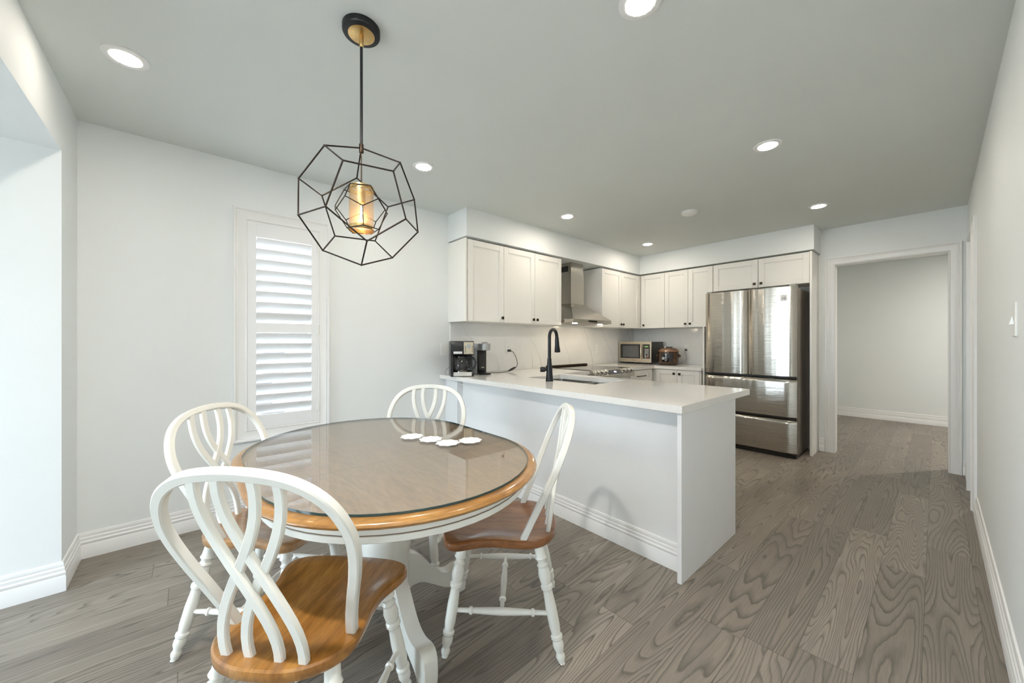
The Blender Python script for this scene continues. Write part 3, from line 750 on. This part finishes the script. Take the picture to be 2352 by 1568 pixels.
# outlets and plates
def outlet(label, c, u, n, plugged=True, name='wall_outlet', cat='outlet'):
    c, u, n = V(c), V(u), V(n)
    o = thing(name, label, cat, c - V((0,0,0.058)))
    MB().obox(c, u, (0,0,1), n, -0.036,0.036,-0.058,0.058,0,0.005,0.0015).build('cover_plate', M['white_plastic'], o)
    if name == 'wall_outlet':
        f_ = MB().obox(c, u, (0,0,1), n, -0.017,0.017,-0.034,0.034,0.004,0.0065,0.001).build('socket_face', M['trim'], o)
        for dz in (-0.018, 0.018):
            for du in (-0.006, 0.006): MB().obox(c+V((0,0,dz))+u*du, u, (0,0,1), n, -0.0012,0.0012,-0.004,0.004,0.006,0.0068).build('slot', M['gasket'], f_)
    return o
outlet('white outlet on the backsplash between the coffee machine and faucet', (2.678, WY-0.011, 1.130), (1,0,0), (0,-1,0))
outlet('white outlet on the backsplash left of the microwave', (4.316, WY-0.011, 1.110), (1,0,0), (0,-1,0))
outlet('white outlet on the backsplash between pressure cooker and fridge', (KX-0.011, 2.305, 1.105), (0,-1,0), (-1,0,0))
outlet('low white outlet on the wall behind the dining table', (1.487, WY, 0.465), (1,0,0), (0,-1,0))
outlet('blank white cover plate on the wall beside the drip coffee maker', (1.872, WY, 1.134), (1,0,0), (0,-1,0), name='cover_plate_box', cat='cover plate')
sw = thing('light_switch', 'white toggle light switch on the right wall near the camera', 'light switch', (2.235, RY, 1.23))
MB().box(2.196,2.274,RY,RY+0.006,1.228,1.350,0.002).build('cover_plate', M['white_plastic'], sw)
MB().hexa([(2.229,RY+0.005,1.272),(2.241,RY+0.005,1.272),(2.241,RY+0.009,1.302),(2.229,RY+0.009,1.302),(2.231,RY+0.016,1.272),(2.239,RY+0.016,1.272),(2.239,RY+0.013,1.285),(2.231,RY+0.013,1.285)]).build('toggle', M['white_plastic'], sw)
# cords
m = MB(); c0 = V((2.678, WY-0.017, 1.108))
m.tube(crom([c0+V((0,-0.03,0)),(2.72,3.085,1.09),(2.735,3.05,1.02),(2.70,3.00,0.95),(2.60,2.96,0.91),(2.48,2.93,0.898),(2.36,2.95,0.896),(2.26,2.99,0.897)],8), 0.0035, 8)
cord = m.build('power_cord', M['black']); tag(cord, 'black power cord curving from the backsplash outlet to the worktop', 'cord')
MB().lathe((2.655,2.978,0.935),(2.52,2.938,0.903),[(0,0.004),(0.2,0.010),(0.7,0.010),(1,0.004)],10).build('inline_block', M['black'], cord)
MB().box(2.664,2.692,WY-0.052,WY-0.0175,1.097,1.122,0.003).build('plug', M['black'], cord)
cord['label'] = 'black power cord curving from the backsplash outlet to the worktop'
m = MB(); m.tube(crom([(KX-0.045,2.305,1.09),(5.22,2.31,1.06),(5.21,2.28,0.99),(5.21,2.30,0.93),(5.18,2.38,0.899),(5.12,2.44,0.897)],8), 0.0035, 8)
cord = m.build('power_cord', M['grey_plastic']); tag(cord, 'grey power cord hanging from the outlet beside the fridge', 'cord')
MB().box(KX-0.050,KX-0.0175,2.293,2.317,1.080,1.104,0.003).build('plug', M['black'], cord)
m = MB(); m.tube(crom([(1.87,3.05,0.85),(1.87,2.95,0.835),(1.87,2.80,0.820),(1.875,2.62,0.826),(1.89,2.45,0.842),(1.90,2.3,0.851)],6), 0.003, 6)
tag(m.build('cable', M['white_plastic']), 'thin white cable looping under the left end of the peninsula worktop', 'cable')

# microwave (front faces -X)
mw = thing('microwave', 'champagne steel microwave in the corner of the worktop', 'microwave', (5.02, 2.86, CT))
my0, my1, mz0, mz1 = 2.604, 3.114, 0.914, 1.208
MB().box(4.862,5.20,my0+0.003,my1-0.003,mz0,mz1-0.002,0.003).build('case', M['black'], mw)
m = MB(); n = 10; R = []
P = []
for k in range(n+1):
    t = k/n; P.append((4.848 - 0.010*(1-(2*t-1)**2), my0+(my1-my0)*t))
P += [(4.862,my1),(4.862,my0)]
m.rings([[(x,y,z) for x,y in P] for z in (mz0,mz1)]); face = m.build('front_frame', M['champagne'], mw)
def curved(mb, ya, yb, za, zb_, off):
    P = []
    for k in range(7):
        y = ya+(yb-ya)*k/6; t = (y-my0)/(my1-my0); P.append((4.848-0.010*(1-(2*t-1)**2)-off, y))
    P += [(4.85, yb),(4.85, ya)]
    mb.rings([[(x,y,z) for x,y in P] for z in (za,zb_)])
m = MB(); curved(m, 2.745, 3.085, mz0+0.055, mz1-0.036, 0.002); dr = m.build('door', M['blackglass'], mw)
m = MB(); curved(m, 2.790, 3.045, mz0+0.072, mz1-0.060, 0.003); m.build('door_window', M['screen'], dr)
m = MB(); m.tube(crom([(4.834,2.745,mz0+0.050),(4.822,2.742,mz0+0.10),(4.818,2.740,mz0+0.15),(4.822,2.742,mz1-0.09),(4.834,2.745,mz1-0.036)],5), 0.011, 8); m.build('handle', M['champagne'], dr)
m = MB(); curved(m, 2.622, 2.722, mz0+0.055, mz1-0.036, 0.002); cpn = m.build('control_panel', M['blackglass'], mw)
m = MB(); curved(m, 2.645, 2.695, mz1-0.078, mz1-0.062, 0.003); m.build('display', M['green'], cpn)
m = MB()
for r in range(6):
    for c_ in range(3):
        if r in (1,) and c_ == 1: continue
        a = 2.640 + c_*0.021; z = mz0 + 0.085 + r*0.019
        curved(m, a, a+0.014, z, z+0.010, 0.003)
curved(m, 2.676, 2.694, mz0+0.064, mz0+0.077, 0.003)
m.build('buttons', M['button'], cpn)
m = MB(); curved(m, 2.640, 2.660, mz0+0.064, mz0+0.077, 0.003); m.build('stop_button', M['redbtn'], cpn)
m = MB(); curved(m, 2.835, 2.905, mz0+0.026, mz0+0.030, 0.001); m.build('name_mark', M['gasket'], face)
m = MB()
for x in (4.90, 5.16):
    for y in (2.65, 3.07): m.cyl((x,y,CT+0.0005),(x,y,mz0+0.001),0.012,10)
m.build('feet', M['gasket'], mw)
# pressure cooker
pcx, pcy = 4.955, 2.412
pc = thing('pressure_cooker', 'round copper-brown electric pressure cooker beside the microwave', 'pressure cooker', (pcx, pcy, CT))
MB().lathe((pcx,pcy,CT+0.001),(pcx,pcy,CT+0.020),[(0,0.115),(1,0.118)],32).build('base', M['black'], pc)
body = MB().lathe((pcx,pcy,CT+0.018),(pcx,pcy,CT+0.178),[(0,0.118),(0.08,0.130),(0.3,0.137),(0.8,0.137),(0.97,0.133),(1,0.128)],40).build('body', M['copper'], pc)
lid = MB().lathe((pcx,pcy,CT+0.176),(pcx,pcy,CT+0.236),[(0,0.131),(0.08,0.138),(0.35,0.138),(0.5,0.130),(0.75,0.112),(0.92,0.075),(1,0.0001)],40).build('lid', M['copper_light'], pc)
MB().box(pcx-0.02,pcx+0.02,pcy-0.055,pcy+0.055,CT+0.228,CT+0.245,0.005).build('lid_handle', M['black'], lid)
MB().lathe((pcx-0.05,pcy+0.02,CT+0.228),(pcx-0.05,pcy+0.02,CT+0.25),[(0,0.012),(1,0.010)],12).build('steam_valve', M['chrome'], lid)
for a in (100, 280):
    ax, ay = math.cos(math.radians(a)), math.sin(math.radians(a))
    MB().sphere((pcx+ax*0.143,pcy+ay*0.143,CT+0.125),0.02,(1,1,1.1),10,8).build('side_handle', M['copper'], body)
# curved control area facing the room
def patch(r, a0, a1, z0, z1, th=0.002):
    m = MB(); n = 8; R = []
    P = [(pcx+(r+th)*math.cos(math.radians(a0+(a1-a0)*k/n)), pcy+(r+th)*math.sin(math.radians(a0+(a1-a0)*k/n))) for k in range(n+1)]
    P += [(pcx+(r-0.004)*math.cos(math.radians(a0+(a1-a0)*k/n)), pcy+(r-0.004)*math.sin(math.radians(a0+(a1-a0)*k/n))) for k in range(n,-1,-1)]
    m.rings([[(x,y,z) for x,y in P] for z in (z0,z1)]); return m
pp = patch(0.137,165,232,CT+0.045,CT+0.165).build('control_panel', M['blackglass'], body)
m = patch(0.1385,172,186,CT+0.075,CT+0.108)
m.build('keypad', M['silver'], pp)
m = MB()
for a in (190, 198):
    for z in (0.070, 0.098, 0.140):
        q = V((math.cos(math.radians(a)), math.sin(math.radians(a)),0)); m.lathe(V((pcx,pcy,CT+z))+q*0.138, V((pcx,pcy,CT+z))+q*0.141, [(0,0.005),(1,0.0045)],10)
m.build('buttons', M['white_plastic'], pp)

# ================================================================ ceiling fixtures
def potlight(x, y, label, first=None):
    if first is None:
        t = thing('recessed_light', label, 'recessed light', (x, y, H), group='round recessed ceiling lights')
        MB().lathe((0,0,0.0),(0,0,-0.006),[(0,0.076),(0.5,0.076),(0.8,0.0745),(1,0.072),(1.0001,0.051)],36,cap=False).build('trim_ring', M['trim'], t, world=False)
        MB().lathe((0,0,-0.0045),(0,0,-0.0068),[(0,0.052),(0.5,0.052),(1,0.0505)],32).build('lens', M['pot'], t, world=False)
        return t
    return dup(first, (x, y, H), 0, label)
p0 = potlight(-0.20, 2.31, 'recessed light at far upper left, above the left wall corner')
for x, y, lb in ((1.25,2.37,'recessed light just right of the black cage pendant'),
                 (2.81,2.385,'recessed light above the left wall cabinets'),
                 (4.37,2.395,'recessed light nearest the far kitchen corner'),
                 (1.235,0.705,'recessed light cut by the top edge of the photo'),
                 (2.74,0.695,'recessed light at upper right over the walkway, nearer than the one by the hall doorway'),
                 (4.31,0.70,'recessed light in front of the hall doorway'),
                 (-0.20,0.705,'added recessed light, unseen behind the camera, boosted as fill'),
                 (6.5,-0.75,'recessed light in the hall beyond the doorway')):
    q_ = potlight(x, y, lb, p0)
    if x > 6:
        for c_ in q_.children:
            if c_.name.startswith('lens'): c_.data = c_.data.copy(); c_.data.materials[0] = M['pot_hall']
    if x < 0:
        for c_ in q_.children:
            if c_.name.startswith('lens'): c_.data = c_.data.copy(); c_.data.materials[0] = M['pot_fill']
for c_ in p0.children:
    if c_.name.startswith('lens'): c_.data = c_.data.copy(); c_.data.materials[0] = M['pot_dim']
sd = thing('smoke_detector', 'flat white round smoke detector on the kitchen ceiling', 'smoke detector', (3.583, 1.537, H))
MB().lathe((3.583,1.537,H),(3.583,1.537,H-0.028),[(0,0.072),(0.5,0.072),(0.8,0.064),(1,0.05)],32).build('housing', M['white_plastic'], sd)
MB().lathe((3.583,1.537,H-0.027),(3.583,1.537,H-0.030),[(0,0.03),(1,0.028)],20).build('vent_cap', M['trim'], sd)

# ================================================================ pendant
px_, py_ = 0.515, 1.487
pd = thing('pendant_light', 'black geometric cage pendant with gold mesh cylinder over the dining table', 'pendant light', (px_, py_, H))
can = MB().lathe((px_,py_,H-0.0005),(px_,py_,H-0.026),[(0,0.070),(0.75,0.070),(0.95,0.067),(1,0.062)],40).build('canopy', M['matte_black'], pd)
MB().lathe((px_,py_,H-0.0255),(px_,py_,H-0.0285),[(0,0.049),(0.7,0.049),(1,0.047)],36).build('gold_disc', M['gold'], can)
MB().lathe((px_,py_,H-0.028),(px_,py_,H-0.075),[(0,0.0085),(0.9,0.0085),(1,0.006)],14).build('stem_collar', M['gold'], can)
MB().cyl((px_,py_,H-0.07),(px_,py_,1.965),0.0055,12).build('rod', M['matte_black'], pd)
MB().cyl((px_,py_,1.985),(px_,py_,1.950),0.009,14,0.002).build('rod_coupling', M['bronze'], pd)
phi = (1+5**0.5)/2
DV = [V((a,b,c)) for a in (-1,1) for b in (-1,1) for c in (-1,1)]
for a in (-1,1):
    for b in (-1,1): DV += [V((0,a/phi,b*phi)), V((a/phi,b*phi,0)), V((a*phi,0,b/phi))]
DV = [v/3**0.5 for v in DV]
zz = V((1,1,1)).normalized(); xx = zz.cross(V((0,0,1))).normalized(); yy = zz.cross(xx)
DV = [V((v.dot(xx), v.dot(yy), v.dot(zz))) for v in DV]
def cage(name, R, cz, az, r, quat=None):
    az = math.radians(az); m = MB()
    VV = DV if quat is None else [quat @ v for v in DV]
    P = [V((px_+R*(v.x*math.cos(az)-v.y*math.sin(az)), py_+R*(v.x*math.sin(az)+v.y*math.cos(az)), cz+R*v.z)) for v in VV]
    el = min((P[0]-p).length for p in P[1:])
    for i in range(20):
        m.sphere(P[i], r*1.25, (1,1,1), 8, 6)
        for j in range(i):
            if (P[i]-P[j]).length < el*1.05: m.tube([P[i], P[j]], r, 8)
    return m.build(name, M['bronze_cage'], pd)
M['bronze_cage'] = plain('blackened_bronze', (0.030, 0.022, 0.017), 0.38, metal=0.7, var=0.15, nscale=50)
cage('outer_cage', 0.23, 1.74, 70, 0.0030)
from mathutils import Quaternion
cage('inner_cage', 0.0998, 1.728, 0, 0.0019, Quaternion((-3.19772902, -1.04686902, 0.08997341, -1.21921552)).normalized())
MB().cyl((px_,py_,1.955),(px_,py_,1.80),0.0028,8).build('inner_stem', M['bronze'], pd)
cy = MB().lathe((px_,py_,1.648),(px_,py_,1.808),[(0,0.0455),(1,0.0455)],48,cap=False).build('mesh_cylinder', M['meshgold'], pd)
# put the origin of the mesh cylinder on its axis so the perforation wraps round it
for z0, z1 in ((1.644,1.662),(1.800,1.816)):
    MB().lathe((px_,py_,z0),(px_,py_,z1),[(0,0.0465),(1,0.0465)],48,cap=False).build('gold_band', M['gold'], cy)
MB().cyl((px_,py_,1.80),(px_,py_,1.752),0.014,16).build('lamp_holder', M['gold'], pd)
MB().tube([(px_-0.045,py_,1.806),(px_+0.045,py_,1.806)],0.003,8).tube([(px_,py_-0.045,1.806),(px_,py_+0.045,1.806)],0.003,8).build('cross_bar', M['gold'], pd)
bl = MB().lathe((px_,py_,1.752),(px_,py_,1.672),[(0,0.010),(0.2,0.014),(0.5,0.016),(0.8,0.011),(1,0.001)],16).build('bulb', M['glass'], pd)
MB().lathe((px_,py_,1.742),(px_,py_,1.690),[(0,0.002),(0.5,0.0045),(1,0.001)],10).build('filament', M['bulb'], bl)

# ================================================================ dining table
TX, TY, TL = 0.635, 1.54, 0.18
def stad(R, z, n=28):
    P = []
    for k in range(n+1):
        a = PI*k/n; P.append((TX+R*math.cos(a), TY+TL+R*math.sin(a), z))
    for k in range(n+1):
        a = PI+PI*k/n; P.append((TX+R*math.cos(a), TY-TL+R*math.sin(a), z))
    return P
tb = thing('dining_table', 'oval pedestal dining table with honey oak rim, cream apron and glass top', 'table', (TX, TY, 0))
R = [(0.460,0.728),(0.492,0.728),(0.503,0.730),(0.510,0.735),(0.513,0.741),(0.510,0.747),(0.503,0.751),(0.492,0.7525),(0.478,0.7530)]
MB().rings([stad(r,z) for r, z in R]).build('tabletop_rim', M['rim'], tb)
top = MB(); top.rings([stad(0.4775,0.7531), stad(0.4775,0.7536)]); top = top.build('tabletop', M['tabletop'], tb)
m = MB()
for y in (1.385, 1.695): m.box(TX-0.46, TX+0.46, y-0.0007, y+0.0007, 0.7530, 0.7538)
m.build('leaf_seams', M['gasket'], top)
m = MB(); m.rings([stad(0.4785,0.7540), stad(0.4795,0.7545), stad(0.4795,0.7605), stad(0.4785,0.761)], True, True)
g = m.build('glass_top', [M['tglass'], M['tedge']], tb)
for p in g.data.polygons:
    if abs(p.normal.z) < 0.9: p.material_index = 1
    else: p.use_smooth = False
m = MB(); m.rings([stad(r,z) for r, z in ((0.468,0.729),(0.468,0.700),(0.4665,0.699),(0.4665,0.697),(0.470,0.696),(0.470,0.679),(0.466,0.676),(0.445,0.676),(0.445,0.729))], False, False, False)
m.build('apron', M['chair_paint'], tb)
m = MB(); m.rings([stad(0.4674,0.6995), stad(0.4674,0.6965)], False, False); m.build('apron_groove', plain('brown_glaze', (0.16,0.11,0.07), 0.6), tb)
m = MB(); m.lathe((TX,TY,0.728),(TX,TY,0.12),[(0,0.20),(0.04,0.20),(0.06,0.135),(0.10,0.118),(0.16,0.104),(0.55,0.101),(0.60,0.106),(0.64,0.100),(0.95,0.094),(1,0.07)],40)
m.build('pedestal_column', M['chair_paint'], tb)
LP = [(.07,.285),(.11,.28),(.145,.26),(.175,.228),(.205,.188),(.24,.150),(.275,.128),(.31,.122),(.345,.128),(.372,.122),(.388,.095),(.392,.05),(.388,.006),(.38,0),(.352,0),(.340,.018),(.315,.040),(.275,.060),(.235,.085),(.195,.112),(.155,.135),(.11,.140),(.07,.130)]
for a in (0, 90, 180, 270):
    ca, sa = math.cos(math.radians(a)), math.sin(math.radians(a)); nn = V((-sa, ca, 0))
    ring = crom([(TX+r*ca, TY+r*sa, z) for r, z in LP], 3, True)
    cen = V((TX+0.22*ca, TY+0.22*sa, 0.14))
    m = MB(); m.rings([[p + (cen-p)*0.02 - nn*0.028 for p in ring], [p - nn*0.024 for p in ring], [p + nn*0.024 for p in ring], [p + (cen-p)*0.02 + nn*0.028 for p in ring]])
    for v in m.bm.verts: v.co.z = max(v.co.z, 0.0)
    m.build('leg', M['chair_paint'], tb)

# ================================================================ chairs
def make_chair(name, label, wood):
    t = thing(name, label, 'chair', (0,0,0), group='bow-back chairs round the dining table')
    K = dict(parent=t, world=False)
    half = [(-.237,0),(-.234,.06),(-.216,.118),(-.178,.165),(-.125,.190),(-.06,.188),(0,.180),(.06,.182),(.115,.200),(.160,.213),(.198,.200),(.222,.155),(.232,.08),(.233,0)]
    loop = [V((l, f_, 0)) for f_, l in half] + [V((-l, f_, 0)) for f_, l in half[-2:0:-1]]
    loop = crom(loop, 4, True)
    m = MB(); zs = 0.442
    def ring(sc, z, dish=False):
        out = []
        for p in loop:
            q = V((p.x*sc, p.y*sc, z)); out.append(q)
        return out
    def inset(d, z):
        out = []; n = len(loop)
        for i, p in enumerate(loop):
            tn = (loop[(i+1) % n]-loop[i-1]).normalized(); nrm = V((tn.y, -tn.x, 0))
            if nrm.dot(p) > 0: nrm = -nrm
            out.append(p + nrm*d + V((0,0,z)))
        return out
    R = [inset(0.016, zs-0.034), inset(0.006, zs-0.033), inset(0.001, zs-0.026), inset(0, zs-0.012), inset(0.001, zs-0.005), inset(0.006, zs-0.0008), inset(0.016, zs)]
    for sc, dz in ((0.84,0.0),(0.74,-0.003),(0.60,-0.008),(0.42,-0.011),(0.22,-0.012),(0.05,-0.010)): 
        R.append([V((p.x*sc, p.y*sc, zs+dz)) for p in loop])
    m.rings(R); m.build('seat', wood, **K)
    # bow
    fb = -0.0975
    lean = math.atan2(0.198, 0.480)
    vup = V((0, -math.sin(lean), math.cos(lean))); nb = V((0, math.cos(lean), math.sin(lean)))
    Lb = 0.5
    pts2 = [(-.165,-.01),(-.178,.06),(-.198,.14),(-.220,.22),(-.235,.30),(-.234,.365),(-.212,.43),(-.170,.478),(-.105,.508),(0,.519)]
    pts2 = pts2 + [(-a, b) for a, b in pts2[-2::-1]]
    path = crom([V((a, fb, zs)) + vup*b for a, b in pts2], 5)
    sec = [(-0.013,-0.009),(-0.009,-0.012),(0.009,-0.012),(0.013,-0.009),(0.013,0.009),(0.009,0.012),(-0.009,0.012),(-0.013,0.009)]
    m = MB(); m.sweep(path, nb, sec); m.build('bow', M['chair_paint'], **K)
    # interlaced slats
    fs = -0.198
    ftop = V((0, fb, zs)) + vup*0.508
    feet = (-.103, -.041, .041, .103)
    pairs = ((0, 2), (1, 3), (2, 0), (3, 1))
    ssec = [(-0.012,-0.005),(-0.009,-0.008),(0.009,-0.008),(0.012,-0.005),(0.012,0.005),(0.009,0.008),(-0.009,0.008),(-0.012,0.005)]
    for i, j in pairs:
        l0, l1 = feet[i], feet[j]*0.96
        ztop = 0.508 - (0.006 if abs(l1) > 0.06 else 0.0)
        A = V((l0, fs, zs-0.005)); B = V((l1, fb, zs)) + vup*ztop
        d = B - A; ns = V((0, d.z, -d.y)).normalized()
        P = []
        bow_out = (1 if l0 > 0 else -1)
        sgn = 1 if i in (0, 1) else -1
        for k in range(17):
            t_ = k/16
            s_ = t_*t_*(3-2*t_)
            s_ = s_*0.85 + (t_**3*(10-15*t_+6*t_*t_))*0.15
            lat = l0 + (l1-l0)*s_
            lat += 0.010*bow_out*math.sin(PI*min(1, t_/0.5)) * (1 if t_ < 0.5 else 0)
            lat -= 0.010*bow_out*math.sin(PI*max(0, (t_-0.5)/0.5)) * (1 if t_ > 0.5 else 0)
            off = 0.006*sgn*math.sin(2*PI*(t_*1.0))*math.sin(PI*t_) + (0.003*sgn)
            P.append(V((lat, A.y + d.y*t_, A.z + d.z*t_)) + ns*off)
        m = MB(); m.sweep(P, ns, ssec); m.build('slat', M['chair_paint'], **K)
    # legs
    prof = [(0,.019),(.10,.020),(.125,.024),(.145,.018),(.165,.0165),(.185,.0225),(.205,.019),(.23,.0215),(.27,.0245),(.32,.022),(.345,.019),(.36,.0235),(.385,.0235),(.40,.019),(.43,.0185),(.55,.0215),(.70,.021),(.765,.0175),(.78,.0225),(.80,.0225),(.815,.018),(.84,.0205),(.87,.021),(.91,.014),(.925,.0145),(.945,.018),(.97,.016),(.99,.012),(1,.012)]
    tops = {}
    for sx in (-1, 1):
        for sy in (-1, 1):
            A = V((sx*0.145, sy*0.150 - 0.005, zs-0.030)); B = V((sx*(0.202 if sy > 0 else 0.216), (0.205 if sy > 0 else -0.240), 0.006))
            tops[(sx, sy)] = (A, B)
            lg = MB().lathe(A, B, prof, 18).build('leg', M['chair_paint'], **K)
            MB().lathe((B.x,B.y,0.0),(B.x,B.y,0.009),[(0,0.013),(0.6,0.0135),(1,0.009)],14).build('foot_glide', M['chrome'], lg, world=False)
    sp = [(0,.008),(.17,.009),(.18,.014),(.20,.0145),(.21,.010),(.35,.0125),(.5,.0145),(.65,.0125),(.79,.010),(.80,.0145),(.82,.014),(.83,.009),(1,.008)]
    mids = []
    for sx in (-1, 1):
        tt = 0.60
        a = tops[(sx,-1)][0].lerp(tops[(sx,-1)][1], tt); b = tops[(sx,1)][0].lerp(tops[(sx,1)][1], tt)
        MB().lathe(a, b, sp, 14).build('stretcher', M['chair_paint'], **K); mids.append((a+b)/2)
    MB().lathe(mids[0], mids[1], sp, 14).build('stretcher', M['chair_paint'], **K)
    return t
def place(o, c, deg):
    o.location = (c[0], c[1], 0); o.rotation_euler = (0, 0, math.radians(deg-90))
ch1 = make_chair('dining_chair', 'white bow-back chair closest to the camera, honey oak seat fully in view', M['honey'])
place(ch1, (0.287, 1.212), 43.4)
def recolour(root, wood):
    for c_ in root.children:
        if c_.name.startswith('seat'):
            c_.data = c_.data.copy(); c_.data.materials.clear(); c_.data.materials.append(wood)
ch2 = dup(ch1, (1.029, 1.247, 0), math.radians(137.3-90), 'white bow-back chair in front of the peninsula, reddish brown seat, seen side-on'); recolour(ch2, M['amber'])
ch3 = dup(ch1, (0.286, 1.893, 0), math.radians(-43.4-90), 'white bow-back chair on the window side, light wood seat behind the nearest chair'); recolour(ch3, M['pale'])
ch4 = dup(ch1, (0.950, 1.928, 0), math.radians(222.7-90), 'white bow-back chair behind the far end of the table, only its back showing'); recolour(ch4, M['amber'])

# scalloped coasters on the glass
def coaster(x, y, label, rz):
    t = thing('coaster', label, 'coaster', (x, y, 0.7612), rz, group='white scalloped coasters on the glass')
    m = MB(); P = []
    for k in range(72):
        a = 2*PI*k/72; r = 0.050 + 0.0035*math.cos(9*a); P.append((r*math.cos(a), r*math.sin(a), 0))
    m.prism(P, (0,0,0.0016)); m.build('lace_disc', M['cloth'], t, world=False)
    return t
coaster(0.800, 1.632, 'leftmost white scalloped coaster on the glass table top', 0.1)
coaster(0.842, 1.528, 'white scalloped coaster second from left on the glass table top', 0.4)
coaster(0.868, 1.424, 'white scalloped coaster third from left, closest to the table front', 0.7)
coaster(0.966, 1.392, 'rightmost white scalloped coaster on the glass table top', 0.2)
